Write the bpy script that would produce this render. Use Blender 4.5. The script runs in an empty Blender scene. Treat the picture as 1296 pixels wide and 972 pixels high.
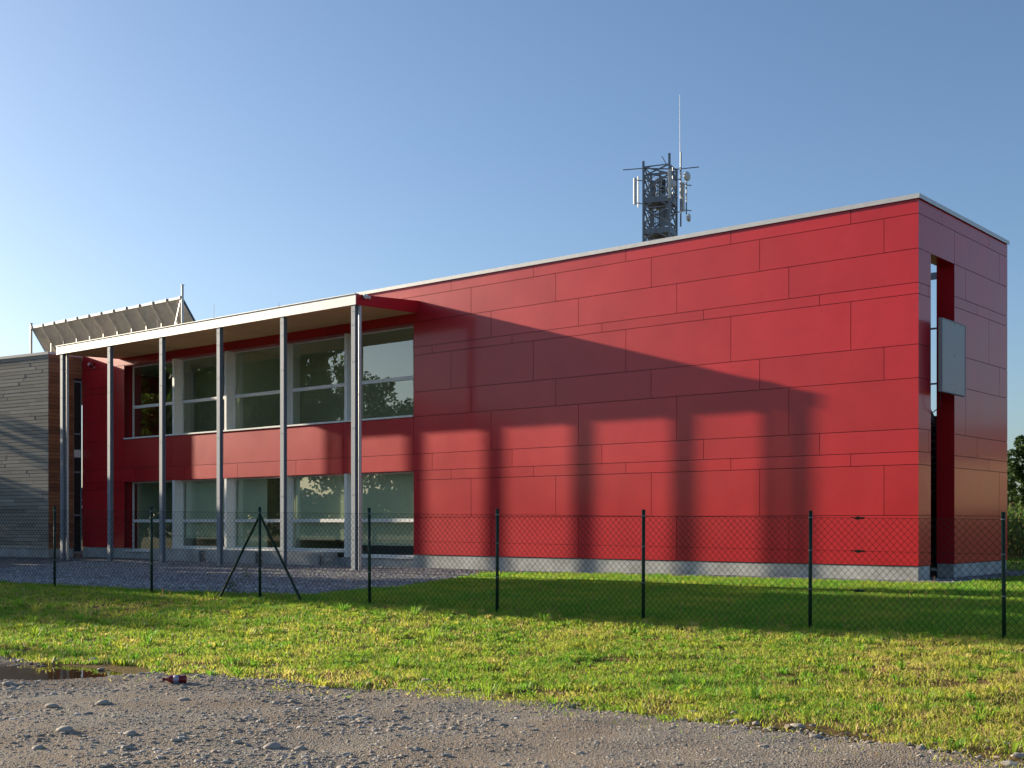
import bpy, bmesh, math, random
import numpy as np
from mathutils import Vector, Matrix
random.seed(7)
rng = np.random.default_rng(7)
PI = math.pi
scene = bpy.context.scene
COL = scene.collection

# ------------------------------------------------------------------ camera, sky, sun, exposure
F = 1545.0; YH = 662.0; HC = 1.35
cam_d = bpy.data.cameras.new('camera')
cam = bpy.data.objects.new('camera', cam_d); COL.objects.link(cam)
cam.location = (0, 0, HC); cam.rotation_euler = (PI / 2, 0, 0)
cam_d.sensor_width = 36; cam_d.lens = 36 * F / 1296.0
cam_d.shift_y = (YH - 486.0) / 1296.0
cam_d.clip_start = 0.1; cam_d.clip_end = 12000
scene.camera = cam

# building frame: origin at the near corner, x towards the right along the facade, y into the building
CX, CY = 9.41, 28.26
A = math.atan2(-0.6427, 0.7662)
ca, sa = math.cos(A), math.sin(A)
def L(x, y, z=0.0):
    return (CX + ca * x - sa * y, CY + sa * x + ca * y, z)
def W2L(X, Y):
    dx, dy = X - CX, Y - CY
    return ca * dx + sa * dy, -sa * dx + ca * dy

SUN_L = Vector((-13.2, -2.606, 3.60))                    # towards the sun, building frame
S = Vector((ca * SUN_L.x - sa * SUN_L.y, sa * SUN_L.x + ca * SUN_L.y, SUN_L.z)).normalized()
SUN_EL = math.asin(S.z); SUN_AZ = math.atan2(S.x, S.y)   # azimuth clockwise from +Y
world = bpy.data.worlds.new('World'); scene.world = world
world.use_nodes = True
wn = world.node_tree
bg = wn.nodes['Background']; bg.inputs['Strength'].default_value = 0.075
sky = wn.nodes.new('ShaderNodeTexSky'); sky.sky_type = 'NISHITA'
sky.sun_disc = False; sky.sun_elevation = SUN_EL; sky.sun_rotation = SUN_AZ
sky.altitude = 100; sky.air_density = 0.9; sky.dust_density = 1.45; sky.ozone_density = 3.1
wn.links.new(sky.outputs[0], bg.inputs['Color'])
sl = bpy.data.lights.new('sun', 'SUN'); sl.energy = 4.1; sl.angle = math.radians(0.55)
sl.color = (1.0, 0.86, 0.66)
so = bpy.data.objects.new('sun', sl); COL.objects.link(so)
so.rotation_euler = S.to_track_quat('Z', 'Y').to_euler(); so.location = (-40, 20, 40)
vs = scene.view_settings
vs.view_transform = 'Standard'; vs.look = 'None'; vs.gamma = 1.0; vs.exposure = 1.25
vs.use_curve_mapping = False
scene.cycles.max_bounces = 8; scene.cycles.transparent_max_bounces = 16
scene.cycles.use_denoising = True

# ------------------------------------------------------------------ mesh helpers
class MB:
    def __init__(s, M=None): s.v = []; s.f = []; s.M = M
    def add(s, vs_, fs):
        b = len(s.v)
        if s.M is not None: vs_ = [tuple(s.M @ Vector(p)) for p in vs_]
        s.v.extend(vs_); s.f.extend([tuple(i + b for i in f) for f in fs]); return s
    def box(s, x0, x1, y0, y1, z0, z1):
        return s.add([(x0,y0,z0),(x1,y0,z0),(x1,y1,z0),(x0,y1,z0),(x0,y0,z1),(x1,y0,z1),(x1,y1,z1),(x0,y1,z1)],
                     [(0,3,2,1),(4,5,6,7),(0,1,5,4),(1,2,6,5),(2,3,7,6),(3,0,4,7)])
    def bar(s, p, q, w, h=None, up=(0,0,1)):
        h = h or w; p = Vector(p); q = Vector(q); d = (q - p).normalized(); up = Vector(up)
        if abs(d.dot(up)) > 0.98: up = Vector((0, 1, 0))
        a = d.cross(up).normalized() * (w / 2); b = a.cross(d).normalized() * (h / 2)
        c = []
        for o in (p, q): c += [tuple(o - a - b), tuple(o + a - b), tuple(o + a + b), tuple(o - a + b)]
        return s.add(c, [(0,1,2,3),(7,6,5,4),(0,4,5,1),(1,5,6,2),(2,6,7,3),(3,7,4,0)])
    def tube(s, p, q, r, r2=None, n=8):
        r2 = r if r2 is None else r2
        p = Vector(p); q = Vector(q); d = (q - p).normalized()
        up = Vector((0,0,1)) if abs(d.z) < .95 else Vector((0,1,0))
        a = d.cross(up).normalized(); b = d.cross(a).normalized(); c = []
        for o, R in ((p, r), (q, r2)):
            for k in range(n):
                t = 2*PI*k/n; c.append(tuple(o + a*(R*math.cos(t)) + b*(R*math.sin(t))))
        fs = [(k, (k+1)%n, n+(k+1)%n, n+k) for k in range(n)]
        fs += [tuple(range(n))[::-1], tuple(range(n, 2*n))]
        return s.add(c, fs)
    def lathe(s, o, axis, prof, n=16):
        o = Vector(o); d = Vector(axis).normalized()
        up = Vector((0,0,1)) if abs(d.z) < .95 else Vector((0,1,0))
        a = d.cross(up).normalized(); b = d.cross(a).normalized(); c = []; fs = []
        for (t, R) in prof:
            for k in range(n):
                an = 2*PI*k/n; c.append(tuple(o + d*t + a*(R*math.cos(an)) + b*(R*math.sin(an))))
        for i in range(len(prof)-1):
            for k in range(n):
                fs.append((i*n+k, i*n+(k+1)%n, (i+1)*n+(k+1)%n, (i+1)*n+k))
        fs.append(tuple(range(n))[::-1]); m = (len(prof)-1)*n; fs.append(tuple(range(m, m+n)))
        return s.add(c, fs)
    def build(s, name, mat, parent=None, smooth=False):
        me = bpy.data.meshes.new(name); me.from_pydata(s.v, [], s.f); me.update()
        bm = bmesh.new(); bm.from_mesh(me); bmesh.ops.recalc_face_normals(bm, faces=bm.faces); bm.to_mesh(me); bm.free()
        if smooth: me.polygons.foreach_set('use_smooth', [True]*len(me.polygons))
        me.materials.append(mat)
        o = bpy.data.objects.new(name, me); COL.objects.link(o)
        if parent is not None: o.parent = parent
        return o
def build_each(s, name, mat, parent=None, smooth=False):
    """every loose piece becomes an object of its own"""
    par = list(range(len(s.v)))
    def fd(a):
        while par[a] != a: par[a] = par[par[a]]; a = par[a]
        return a
    for f in s.f:
        for i in f[1:]: par[fd(i)] = fd(f[0])
    gr = {}
    for f in s.f: gr.setdefault(fd(f[0]), []).append(f)
    out = []
    for fs in gr.values():
        ids = sorted({i for f in fs for i in f}); mp = {a: b for b, a in enumerate(ids)}
        m = MB(); m.v = [s.v[i] for i in ids]; m.f = [tuple(mp[i] for i in f) for f in fs]
        out.append(m.build(name, mat, parent, smooth))
    return out
MB.build_each = build_each
def raw_mesh(name, V, Fa, mat, parent=None, attr=None, smooth=False):
    """fast numpy mesh: Fa is (n,3) or (n,4)"""
    me = bpy.data.meshes.new(name); n = len(V); k = Fa.shape[1]; m = len(Fa)
    me.vertices.add(n); me.vertices.foreach_set('co', np.ascontiguousarray(V, np.float32).ravel())
    me.loops.add(m*k); me.loops.foreach_set('vertex_index', np.ascontiguousarray(Fa, np.int32).ravel())
    me.polygons.add(m); me.polygons.foreach_set('loop_start', np.arange(0, m*k, k, dtype=np.int32))
    me.polygons.foreach_set('use_smooth', np.full(m, smooth))
    if attr:
        for an, data in attr.items():
            at = me.attributes.new(an, 'FLOAT', 'POINT'); at.data.foreach_set('value', np.ascontiguousarray(data, np.float32))
    me.update(calc_edges=True); me.validate()
    me.materials.append(mat)
    o = bpy.data.objects.new(name, me); COL.objects.link(o)
    if parent is not None: o.parent = parent
    return o
def tag(o, label=None, cat=None, group=None, kind=None):
    if label: o['label'] = label
    if cat: o['category'] = cat
    if group: o['group'] = group
    if kind: o['kind'] = kind
    return o
def empty(name, loc, rz=0):
    o = bpy.data.objects.new(name, None); COL.objects.link(o); o.location = loc; o.rotation_euler = (0, 0, rz)
    o.empty_display_size = .2; return o
def copy_tree(o, parent=None):
    c = o.copy(); COL.objects.link(c)
    if parent is not None: c.parent = parent
    for ch in list(o.children): copy_tree(ch, c)
    return c

# ------------------------------------------------------------------ materials
def newmat(name):
    m = bpy.data.materials.new(name); m.use_nodes = True
    nt = m.node_tree; return m, nt, nt.nodes['Principled BSDF']
def N(nt, t, **kw):
    n = nt.nodes.new('ShaderNode' + t)
    for k, v in kw.items():
        if k in n.inputs: n.inputs[k].default_value = v
        else: setattr(n, k, v)
    return n
def coords(nt, world_space=False, scale=(1,1,1)):
    t = N(nt, 'TexCoord') if not world_space else N(nt, 'NewGeometry')
    mp = N(nt, 'Mapping'); mp.inputs['Scale'].default_value = scale
    nt.links.new(t.outputs['Position' if world_space else 'Object'], mp.inputs[0]); return mp.outputs[0]
def ramp(nt, src, stops):
    r = N(nt, 'ValToRGB'); el = r.color_ramp.elements
    while len(el) < len(stops): el.new(0.5)
    for e, (p, c) in zip(el, stops): e.position = p; e.color = (*c, 1)
    nt.links.new(src, r.inputs[0]); return r.outputs[0]
def bump(nt, b, h, strength, dist):
    n = N(nt, 'Bump', Strength=strength, Distance=dist); nt.links.new(h, n.inputs['Height']); nt.links.new(n.outputs[0], b.inputs['Normal']); return n
def simple(name, c, rough=.6, metal=0, var=.12, scale=6, bmp=0, world_space=False, spec=.5):
    m, nt, b = newmat(name)
    nz = N(nt, 'TexNoise', Scale=scale, Detail=6.0, Roughness=.6)
    nt.links.new(coords(nt, world_space), nz.inputs['Vector'])
    col = ramp(nt, nz.outputs[0], [(.3, tuple(x*(1-var) for x in c)), (.7, tuple(min(1, x*(1+var)) for x in c))])
    nt.links.new(col, b.inputs['Base Color']); b.inputs['Roughness'].default_value = rough
    b.inputs['Metallic'].default_value = metal; b.inputs['Specular IOR Level'].default_value = spec
    if bmp: bump(nt, b, nz.outputs[0], bmp, .02)
    return m
def island_mat(name, cols, rough=.5, rvar=.1, grain=None, spec=.5, bmp=.2):
    """colour varied per panel / board, plus fine noise"""
    m, nt, b = newmat(name)
    g = N(nt, 'NewGeometry'); nz = N(nt, 'TexNoise', Scale=1.0, Detail=8.0, Roughness=.65)
    nt.links.new(coords(nt, False, grain or (1.2,1.2,1.2)), nz.inputs['Vector'])
    c1 = ramp(nt, g.outputs['Random Per Island'], [(i/(max(1,len(cols)-1)), c) for i, c in enumerate(cols)])
    mx = N(nt, 'MixRGB', blend_type='MULTIPLY', Fac=1.0)
    c2 = ramp(nt, nz.outputs[0], [(.25, (.78,.78,.78)), (.75, (1.12,1.12,1.12))])
    nt.links.new(c1, mx.inputs[1]); nt.links.new(c2, mx.inputs[2]); nt.links.new(mx.outputs[0], b.inputs['Base Color'])
    mr = N(nt, 'MapRange'); mr.inputs[3].default_value = rough - rvar; mr.inputs[4].default_value = rough + rvar
    nt.links.new(nz.outputs[0], mr.inputs[0]); nt.links.new(mr.outputs[0], b.inputs['Roughness'])
    b.inputs['Specular IOR Level'].default_value = spec
    if bmp: bump(nt, b, nz.outputs[0], bmp, .004)
    return m

M = {}
def red_mat():
    m, nt, b = newmat('red_laminate')
    g = N(nt, 'NewGeometry')
    c1 = ramp(nt, g.outputs['Random Per Island'], [(0, (.46,.011,.017)), (.5, (.50,.013,.020)), (1, (.54,.014,.022))])
    nz = N(nt, 'TexNoise', Scale=.8, Detail=7.0, Roughness=.6); nt.links.new(coords(nt), nz.inputs['Vector'])
    c2 = ramp(nt, nz.outputs[0], [(.3, (.9,.93,.93)), (.7, (1.08,1.08,1.08))])
    mx = N(nt, 'MixRGB', blend_type='MULTIPLY', Fac=1.0); nt.links.new(c1, mx.inputs[1]); nt.links.new(c2, mx.inputs[2])
    # faint pale bloom of dust and rain streaks
    sc = N(nt, 'TexNoise', Scale=1.0, Detail=5.0); nt.links.new(coords(nt, False, (2.2,2.2,.35)), sc.inputs['Vector'])
    f = N(nt, 'MapRange'); f.inputs[1].default_value=.52; f.inputs[2].default_value=.8; f.inputs[4].default_value=.02
    nt.links.new(sc.outputs[0], f.inputs[0])
    m2 = N(nt, 'MixRGB'); m2.inputs[2].default_value=(.45,.30,.28,1); nt.links.new(f.outputs[0], m2.inputs[0]); nt.links.new(mx.outputs[0], m2.inputs[1])
    # small fixing heads
    sp = N(nt, 'SeparateXYZ'); tc = N(nt, 'TexCoord'); nt.links.new(tc.outputs['Object'], sp.inputs[0])
    def mth(op, a, v=None, b_=None):
        q = N(nt, 'Math', operation=op); nt.links.new(a, q.inputs[0])
        if b_ is not None: nt.links.new(b_, q.inputs[1])
        elif v is not None: q.inputs[1].default_value = v
        return q.outputs[0]
    hx = mth('ADD', sp.outputs[0], b_=sp.outputs[1])
    dx = mth('SUBTRACT', mth('MULTIPLY', mth('FRACT', mth('ADD', mth('DIVIDE', hx, .8175), 100.0)), .8175), .04)
    dz_ = mth('SUBTRACT', mth('MULTIPLY', mth('FRACT', mth('DIVIDE', sp.outputs[2], .59)), .59), .04)
    dd = mth('SQRT', mth('ADD', mth('MULTIPLY', dx, b_=dx), b_=mth('MULTIPLY', dz_, b_=dz_)))
    hd = mth('LESS_THAN', dd, .011)
    m3 = N(nt, 'MixRGB'); m3.inputs[2].default_value=(.10,.012,.015,1); nt.links.new(hd, m3.inputs[0]); nt.links.new(m2.outputs[0], m3.inputs[1])
    nt.links.new(m3.outputs[0], b.inputs['Base Color'])
    b.inputs['Roughness'].default_value = .30; b.inputs['Specular IOR Level'].default_value = .5
    r = N(nt, 'MapRange'); r.inputs[3].default_value=.34; r.inputs[4].default_value=.44
    b.inputs['Coat Weight'].default_value=.42; b.inputs['Specular IOR Level'].default_value=.26; b.inputs['Coat Roughness'].default_value=.13
    nt.links.new(nz.outputs[0], r.inputs[0]); nt.links.new(r.outputs[0], b.inputs['Roughness'])
    fine = N(nt, 'TexNoise', Scale=1.1, Detail=2.0); nt.links.new(coords(nt), fine.inputs['Vector'])
    bump(nt, b, fine.outputs[0], .25, .01)
    return m
M['red'] = red_mat()
M['backing'] = simple('joint_backing', (.03,.008,.01), .8)
M['concrete'] = simple('concrete', (.40,.40,.375), .85, var=.30, scale=1.6, bmp=.3)
M['white'] = simple('white_frame', (.78,.78,.73), .45, var=.05)
M['cap'] = simple('edge_metal', (.52,.51,.49), .38, metal=.35, var=.07)
M['galv'] = simple('galvanised_steel', (.25,.28,.31), .65, metal=.1, var=.10, scale=14, bmp=.05)
M['galv_dark'] = simple('weathered_steel', (.20,.22,.24), .5, metal=.4, var=.2, scale=8)
M['sign'] = simple('grey_sheet', (.31,.315,.31), .45, metal=.1, var=.03, scale=2)
M['inner'] = simple('interior_plaster', (.76,.76,.68), .8, var=.04)
M['floor_in'] = simple('interior_floor', (.10,.095,.08), .5)
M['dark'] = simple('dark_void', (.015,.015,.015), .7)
M['roof'] = simple('roof_gravel', (.24,.23,.22), .95, scale=30, var=.3)
M['soffit'] = island_mat('soffit_board', [(.70,.43,.18),(.78,.49,.22)], .6, .08, (.6,6,2))
M['wood_grey'] = island_mat('weathered_larch', [(.29,.255,.205),(.43,.375,.30),(.36,.315,.25),(.50,.44,.35)], .8, .05, (1.5,1.5,30), bmp=.5)
M['wood_brown'] = island_mat('sheltered_larch', [(.26,.10,.045),(.38,.16,.07),(.30,.12,.055),(.20,.08,.04)], .65, .08, (1.5,1.5,30), bmp=.5)
M['pvc'] = simple('green_coated_wire', (.008,.022,.014), .7, var=.1, spec=.15)
M['post'] = simple('green_post_paint', (.006,.030,.016), .5, var=.15, spec=.25)
M['skin_roof'] = simple('rooftop_unit_grey', (.33,.36,.42), .5, var=.15)
M['corr'] = simple('corrugated_back', (.74,.66,.54), .55, metal=.0, var=.15, scale=4)
M['panel_top'] = simple('collector_face', (.03,.035,.05), .15)
M['antenna'] = simple('antenna_shell', (.62,.62,.58), .5)
M['red_plastic'] = simple('red_plastic', (.16,.008,.012), .25)
M['bark'] = simple('bark', (.13,.10,.07), .9, var=.3, scale=12, bmp=.6)
M['stone_big'] = island_mat('loose_stone', [(.26,.23,.19),(.36,.32,.275),(.22,.19,.155),(.42,.38,.33)], .85, .05, (14,14,14), bmp=.6)

def glass_mat():
    m, nt, b = newmat('window_glass'); nt.nodes.remove(b)
    out = nt.nodes['Material Output']
    gl = N(nt, 'BsdfGlossy', Roughness=.0); gl.inputs['Color'].default_value = (.90,.95,.90,1)
    tr = N(nt, 'BsdfTransparent'); tr.inputs['Color'].default_value = (.90,.94,.86,1)
    fr = N(nt, 'Fresnel', IOR=1.9)
    nz = N(nt, 'TexNoise', Scale=.55, Detail=1.0); nt.links.new(coords(nt), nz.inputs['Vector'])
    bp = N(nt, 'Bump', Strength=.12, Distance=.02); nt.links.new(nz.outputs[0], bp.inputs['Height'])
    nt.links.new(bp.outputs[0], gl.inputs['Normal'])
    ad = N(nt, 'Math', operation='MULTIPLY_ADD'); ad.inputs[1].default_value = 1.35; ad.inputs[2].default_value = .05
    nt.links.new(fr.outputs[0], ad.inputs[0])
    gm = N(nt, 'NewGeometry'); fb = N(nt, 'Math', operation='SUBTRACT'); fb.inputs[0].default_value = 1.0; nt.links.new(gm.outputs['Backfacing'], fb.inputs[1])
    mm = N(nt, 'Math', operation='MULTIPLY'); nt.links.new(ad.outputs[0], mm.inputs[0]); nt.links.new(fb.outputs[0], mm.inputs[1])
    mx = N(nt, 'MixShader'); nt.links.new(mm.outputs[0], mx.inputs[0]); nt.links.new(tr.outputs[0], mx.inputs[1]); nt.links.new(gl.outputs[0], mx.inputs[2])
    nt.links.new(mx.outputs[0], out.inputs['Surface']); return m
M['glass'] = glass_mat()
M['dark_glass'] = simple('dark_glass', (.02,.022,.022), .12, var=.02)

def leaf_mat(name, stops, trans=.35, attr=None, rough=.55):
    m, nt, b = newmat(name)
    if attr:
        a = N(nt, 'Attribute', attribute_name=attr); src = a.outputs['Fac']
    else:
        g = N(nt, 'NewGeometry'); src = g.outputs['Random Per Island']
    c = ramp(nt, src, stops)
    nt.links.new(c, b.inputs['Base Color']); b.inputs['Roughness'].default_value = rough; b.inputs['Specular IOR Level'].default_value = .25
    t = N(nt, 'BsdfTranslucent'); nt.links.new(c, t.inputs[0])
    mx = N(nt, 'MixShader', Fac=trans); nt.links.new(b.outputs[0], mx.inputs[1]); nt.links.new(t.outputs[0], mx.inputs[2])
    nt.links.new(mx.outputs[0], nt.nodes['Material Output'].inputs['Surface']); return m
M['leaf'] = leaf_mat('tree_leaf', [(0,(.05,.10,.015)),(.6,(.09,.165,.025)),(1,(.15,.23,.035))], .5)
M['leaf_dark'] = leaf_mat('dark_tree_leaf', [(0,(.025,.055,.014)),(1,(.06,.11,.025))], .3)
M['corn'] = leaf_mat('corn_leaf', [(0,(.06,.12,.02)),(.7,(.12,.19,.04)),(1,(.42,.30,.12))], .4)
M['grass'] = leaf_mat('grass_blade', [(0,(.12,.35,.035)),(.3,(.27,.42,.045)),(.55,(.50,.52,.07)),(.75,(.60,.52,.16)),(.9,(.40,.24,.12)),(1,(.68,.55,.30))], .6, 'tone', .5)

def ground_mat():
    m, nt, b = newmat('lawn_soil')
    P = coords(nt, True)
    n1 = N(nt, 'TexNoise', Scale=.5, Detail=8.0, Roughness=.65); nt.links.new(P, n1.inputs['Vector'])
    n2 = N(nt, 'TexNoise', Scale=26, Detail=6.0, Roughness=.7); nt.links.new(P, n2.inputs['Vector'])
    c1 = ramp(nt, n2.outputs[0], [(.3,(.05,.04,.018)),(.45,(.12,.09,.035)),(.58,(.19,.125,.06)),(.8,(.32,.24,.14))])
    c2 = ramp(nt, n1.outputs[0], [(.35,(.75,.9,.6)),(.7,(1.2,1.0,.9))])
    mx = N(nt, 'MixRGB', blend_type='MULTIPLY', Fac=1.0); nt.links.new(c1, mx.inputs[1]); nt.links.new(c2, mx.inputs[2])
    nt.links.new(mx.outputs[0], b.inputs['Base Color']); b.inputs['Roughness'].default_value = .95
    b.inputs['Specular IOR Level'].default_value = .1
    bump(nt, b, n2.outputs[0], .8, .03); return m
M['ground'] = ground_mat()
def gravel_mat(name, scale, cols, soil=None, bs=.8):
    m, nt, b = newmat(name); P = coords(nt, True)
    v = N(nt, 'TexVoronoi', Scale=scale); nt.links.new(P, v.inputs['Vector'])
    sx = N(nt, 'SeparateColor'); nt.links.new(v.outputs['Color'], sx.inputs[0])
    c = ramp(nt, sx.outputs[0], [(i/(len(cols)-1), k) for i, k in enumerate(cols)])
    dk = ramp(nt, v.outputs['Distance'], [(.25,(1,1,1)),(.75,(.45,.43,.40))])
    mx = N(nt, 'MixRGB', blend_type='MULTIPLY', Fac=1.0); nt.links.new(c, mx.inputs[1]); nt.links.new(dk, mx.inputs[2])
    res = mx.outputs[0]
    if soil:
        n1 = N(nt, 'TexNoise', Scale=.9, Detail=9.0, Roughness=.7); nt.links.new(P, n1.inputs['Vector'])
        f = N(nt, 'MapRange'); f.inputs[1].default_value=.38; f.inputs[2].default_value=.62; f.inputs[4].default_value=.8
        nt.links.new(n1.outputs[0], f.inputs[0])
        m2 = N(nt, 'MixRGB'); m2.inputs[2].default_value=(*soil,1); nt.links.new(f.outputs[0], m2.inputs[0]); nt.links.new(res, m2.inputs[1]); res = m2.outputs[0]
    if soil:
        gp = N(nt, 'NewGeometry'); mp = N(nt, 'Mapping', vector_type='TEXTURE'); mp.inputs['Location'].default_value = (-5.75, 12.0, 0); mp.inputs['Scale'].default_value = (2.7, 1.35, 50)
        nt.links.new(gp.outputs['Position'], mp.inputs[0]); ln = N(nt, 'VectorMath', operation='LENGTH'); nt.links.new(mp.outputs[0], ln.inputs[0])
        ad = N(nt, 'Math', operation='ADD'); nt.links.new(ln.outputs['Value'], ad.inputs[0]); n5 = N(nt, 'TexNoise', Scale=3.0, Detail=5.0); nt.links.new(P, n5.inputs['Vector']); nt.links.new(n5.outputs[0], ad.inputs[1])
        wt = ramp(nt, ad.outputs[0], [(0,(.42,.36,.30)),(.5,(.42,.36,.30))]); 
        mr = N(nt, 'MapRange'); mr.inputs[1].default_value=1.15; mr.inputs[2].default_value=1.6; nt.links.new(ad.outputs[0], mr.inputs[0])
        wt = ramp(nt, mr.outputs[0], [(0,(.40,.34,.28)),(1,(1,1,1))]); mw = N(nt, 'MixRGB', blend_type='MULTIPLY', Fac=1.0); nt.links.new(res, mw.inputs[1]); nt.links.new(wt, mw.inputs[2]); res = mw.outputs[0]
    nt.links.new(res, b.inputs['Base Color']); b.inputs['Roughness'].default_value = .9; b.inputs['Specular IOR Level'].default_value=.2
    inv = N(nt, 'Math', operation='SUBTRACT'); inv.inputs[0].default_value = 1; nt.links.new(v.outputs['Distance'], inv.inputs[1])
    bump(nt, b, inv.outputs[0], bs, .8/scale); return m
M['track'] = gravel_mat('track_gravel', 75, [(.21,.18,.14),(.38,.34,.28),(.30,.26,.21),(.50,.46,.39),(.25,.215,.17)], (.25,.185,.125))
M['yard'] = gravel_mat('yard_gravel', 22, [(.10,.10,.10),(.26,.26,.26),(.17,.17,.17),(.48,.48,.46),(.13,.13,.14)])
M['pebble'] = island_mat('pebbles', [(.22,.185,.145),(.37,.32,.26),(.29,.25,.20),(.50,.46,.40),(.36,.27,.18),(.42,.385,.33)], .85, .05, (9,9,9), bmp=0)
M['yard_stone'] = island_mat('yard_stones', [(.13,.13,.135),(.30,.30,.30),(.2,.2,.2),(.55,.55,.53),(.25,.24,.23)], .8, .05, (9,9,9), bmp=0)
def water_mat():
    m, nt, b = newmat('puddle_water')
    b.inputs['Base Color'].default_value = (.05,.03,.014,1); b.inputs['Roughness'].default_value = .03
    b.inputs['IOR'].default_value = 1.33; b.inputs['Specular IOR Level'].default_value = .5
    nz = N(nt, 'TexNoise', Scale=7.0, Detail=2.0); nt.links.new(coords(nt, True), nz.inputs['Vector']); bump(nt, b, nz.outputs[0], .03, .02)
    return m
M['water'] = water_mat()

# ------------------------------------------------------------------ terrain
P0 = np.array([-8.43, 22.5]); E = np.array([.869, -.4945]); NM = np.array([-.4945, -.869])
def sstep(a, b, x):
    t = np.clip((x - a) / (b - a), 0, 1); return t*t*(3 - 2*t)
_ph = rng.uniform(0, 6.28, (24, 2)); _fr = rng.normal(0, 1, (24, 2))
def wob(X, Y, sc, k0=0, n=8):
    r = 0
    for i in range(k0, k0+n): r = r + np.sin(X*_fr[i,0]*sc + Y*_fr[i,1]*sc + _ph[i,0])
    return r / math.sqrt(n)
PUD = (-5.75, 12.1)
def pud(X, Y):
    dx = (X - PUD[0]) / 1.95; dy = (Y - PUD[1]) / .80
    return 1 - np.sqrt(dx*dx + dy*dy + .0001) + .09*wob(X, Y, 2.6, 4, 6)
def ground_z(X, Y):
    X = np.asarray(X, float); Y = np.asarray(Y, float)
    t = (X-P0[0])*E[0] + (Y-P0[1])*E[1]; s = (X-P0[0])*NM[0] + (Y-P0[1])*NM[1]
    zf = .15 - .186*np.clip(t, -6, 22)/16.38
    xl, yl = W2L(X, Y)
    gb = -.075*sstep(-2, -14, xl)
    z = np.where(s < 0, zf + (gb - zf)*sstep(0, 6.5, -s), zf + (-.125 - zf)*sstep(0, 6.3, s))
    near = sstep(45, 20, np.hypot(X, Y))
    z = z + near*(.010*wob(X, Y, 1.3, 0, 8) + .005*wob(X, Y, 5, 8, 8))*sstep(0, 2, np.hypot(X, Y))
    z = z + sstep(15, 13, Y)*near*(.011*wob(X*.7, Y*2.2, 2.4, 5, 9) + .006*wob(X*.8, Y*2, 6.0, 12, 9))*sstep(.0, -.5, pud(X, Y))
    z = z - .07*sstep(-.25, .35, pud(X, Y))
    return z
_bp = [(-900,770),(-400,805),(-150,822),(0,831),(60,843),(160,853),(300,860),(400,868),(560,878),(700,893),(850,906),(960,924),(1100,944),(1200,960),(1296,971),(1500,992),(2200,1050)]
_bY = np.array([F*1.47/(y-YH) for _, y in _bp]); _bX = np.array([(x-648)/F for x, _ in _bp])*_bY
def track_d(X, Y):
    return np.interp(X, _bX, _bY) - Y + .10*wob(X, Y, 3.2, 0, 8) + .07*wob(X, Y, 9, 10, 10)      # > 0 inside the track
_yp = np.array([(-60,52),(-22,31.5),(-9.97,23.9),(-6.9,22.15),(-4.4,21.35),(-3.42,21.4),(-2.8,24.4),(-1.97,28.2),(-.95,33.0)])
_strip = [L(-12.5,-1.2)[:2], L(1.1,-1.2)[:2], L(1.1,7.5)[:2], L(-45,7.5)[:2], L(-60,-5)[:2]]
YARD = np.vstack([_yp, np.array(_strip)])
def in_poly(X, Y, P):
    ins = np.zeros(np.shape(X), bool); n = len(P)
    for i in range(n):
        x1, y1 = P[i]; x2, y2 = P[(i+1) % n]
        if y1 == y2: continue
        c = ((y1 > Y) != (y2 > Y)) & (X < (x2-x1)*(Y-y1)/(y2-y1) + x1); ins ^= c
    return ins
def in_yard(X, Y):
    return in_poly(X + .05*wob(X, Y, 4, 2, 6), Y + .05*wob(X, Y, 4, 9, 6), YARD)

def axis_vals(lo, hi, step, far):
    a = list(np.arange(lo, hi + 1e-6, step)); g = step; x = lo; left = []
    while x > -far: g *= 1.35; x -= g; left.append(x)
    g = step; x = hi; right = []
    while x < far: g *= 1.35; x += g; right.append(x)
    return np.array(left[::-1] + a + right)
def grid_sheet(name, xs, ys, mat, mask=None, dz=0.0):
    X, Y = np.meshgrid(xs, ys); Z = ground_z(X, Y) + dz
    V = np.stack([X, Y, Z], -1).reshape(-1, 3)
    nx, ny = len(xs), len(ys); i = np.arange(nx*ny).reshape(ny, nx)
    Fq = np.stack([i[:-1,:-1], i[:-1,1:], i[1:,1:], i[1:,:-1]], -1).reshape(-1, 4)
    if mask is not None:
        cx = V[Fq][:, :, 0].mean(1); cy = V[Fq][:, :, 1].mean(1); Fq = Fq[mask(cx, cy)]
        u, inv = np.unique(Fq, return_inverse=True); V = V[u]; Fq = inv.reshape(-1, 4)
    return raw_mesh(name, V, Fq, mat, smooth=True)
tag(grid_sheet('ground', axis_vals(-14, 14, .16, 4000), axis_vals(1, 40, .16, 4000), M['ground']), kind='structure')
tag(grid_sheet('gravel_track', np.arange(-14, 12, .09), np.arange(-2, 17, .09), M['track'], lambda x, y: track_d(x, y) > 0, .012), kind='structure')
tag(grid_sheet('gravel_yard', np.arange(-32, 16, .15), np.arange(20, 66, .15), M['yard'], in_yard, .012), kind='structure')
# puddle: a flat water sheet in the dip of the track
zw = float(-.125 - .026)
wp = [(PUD[0] + 2.9*math.cos(a)*1.0, PUD[1] + 1.1*math.sin(a)) for a in np.linspace(0, 2*PI, 40, endpoint=False)]
mb = MB(); mb.add([(x, y, zw) for x, y in wp], [tuple(range(40))]); tag(mb.build('puddle', M['water']), kind='structure')

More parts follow.
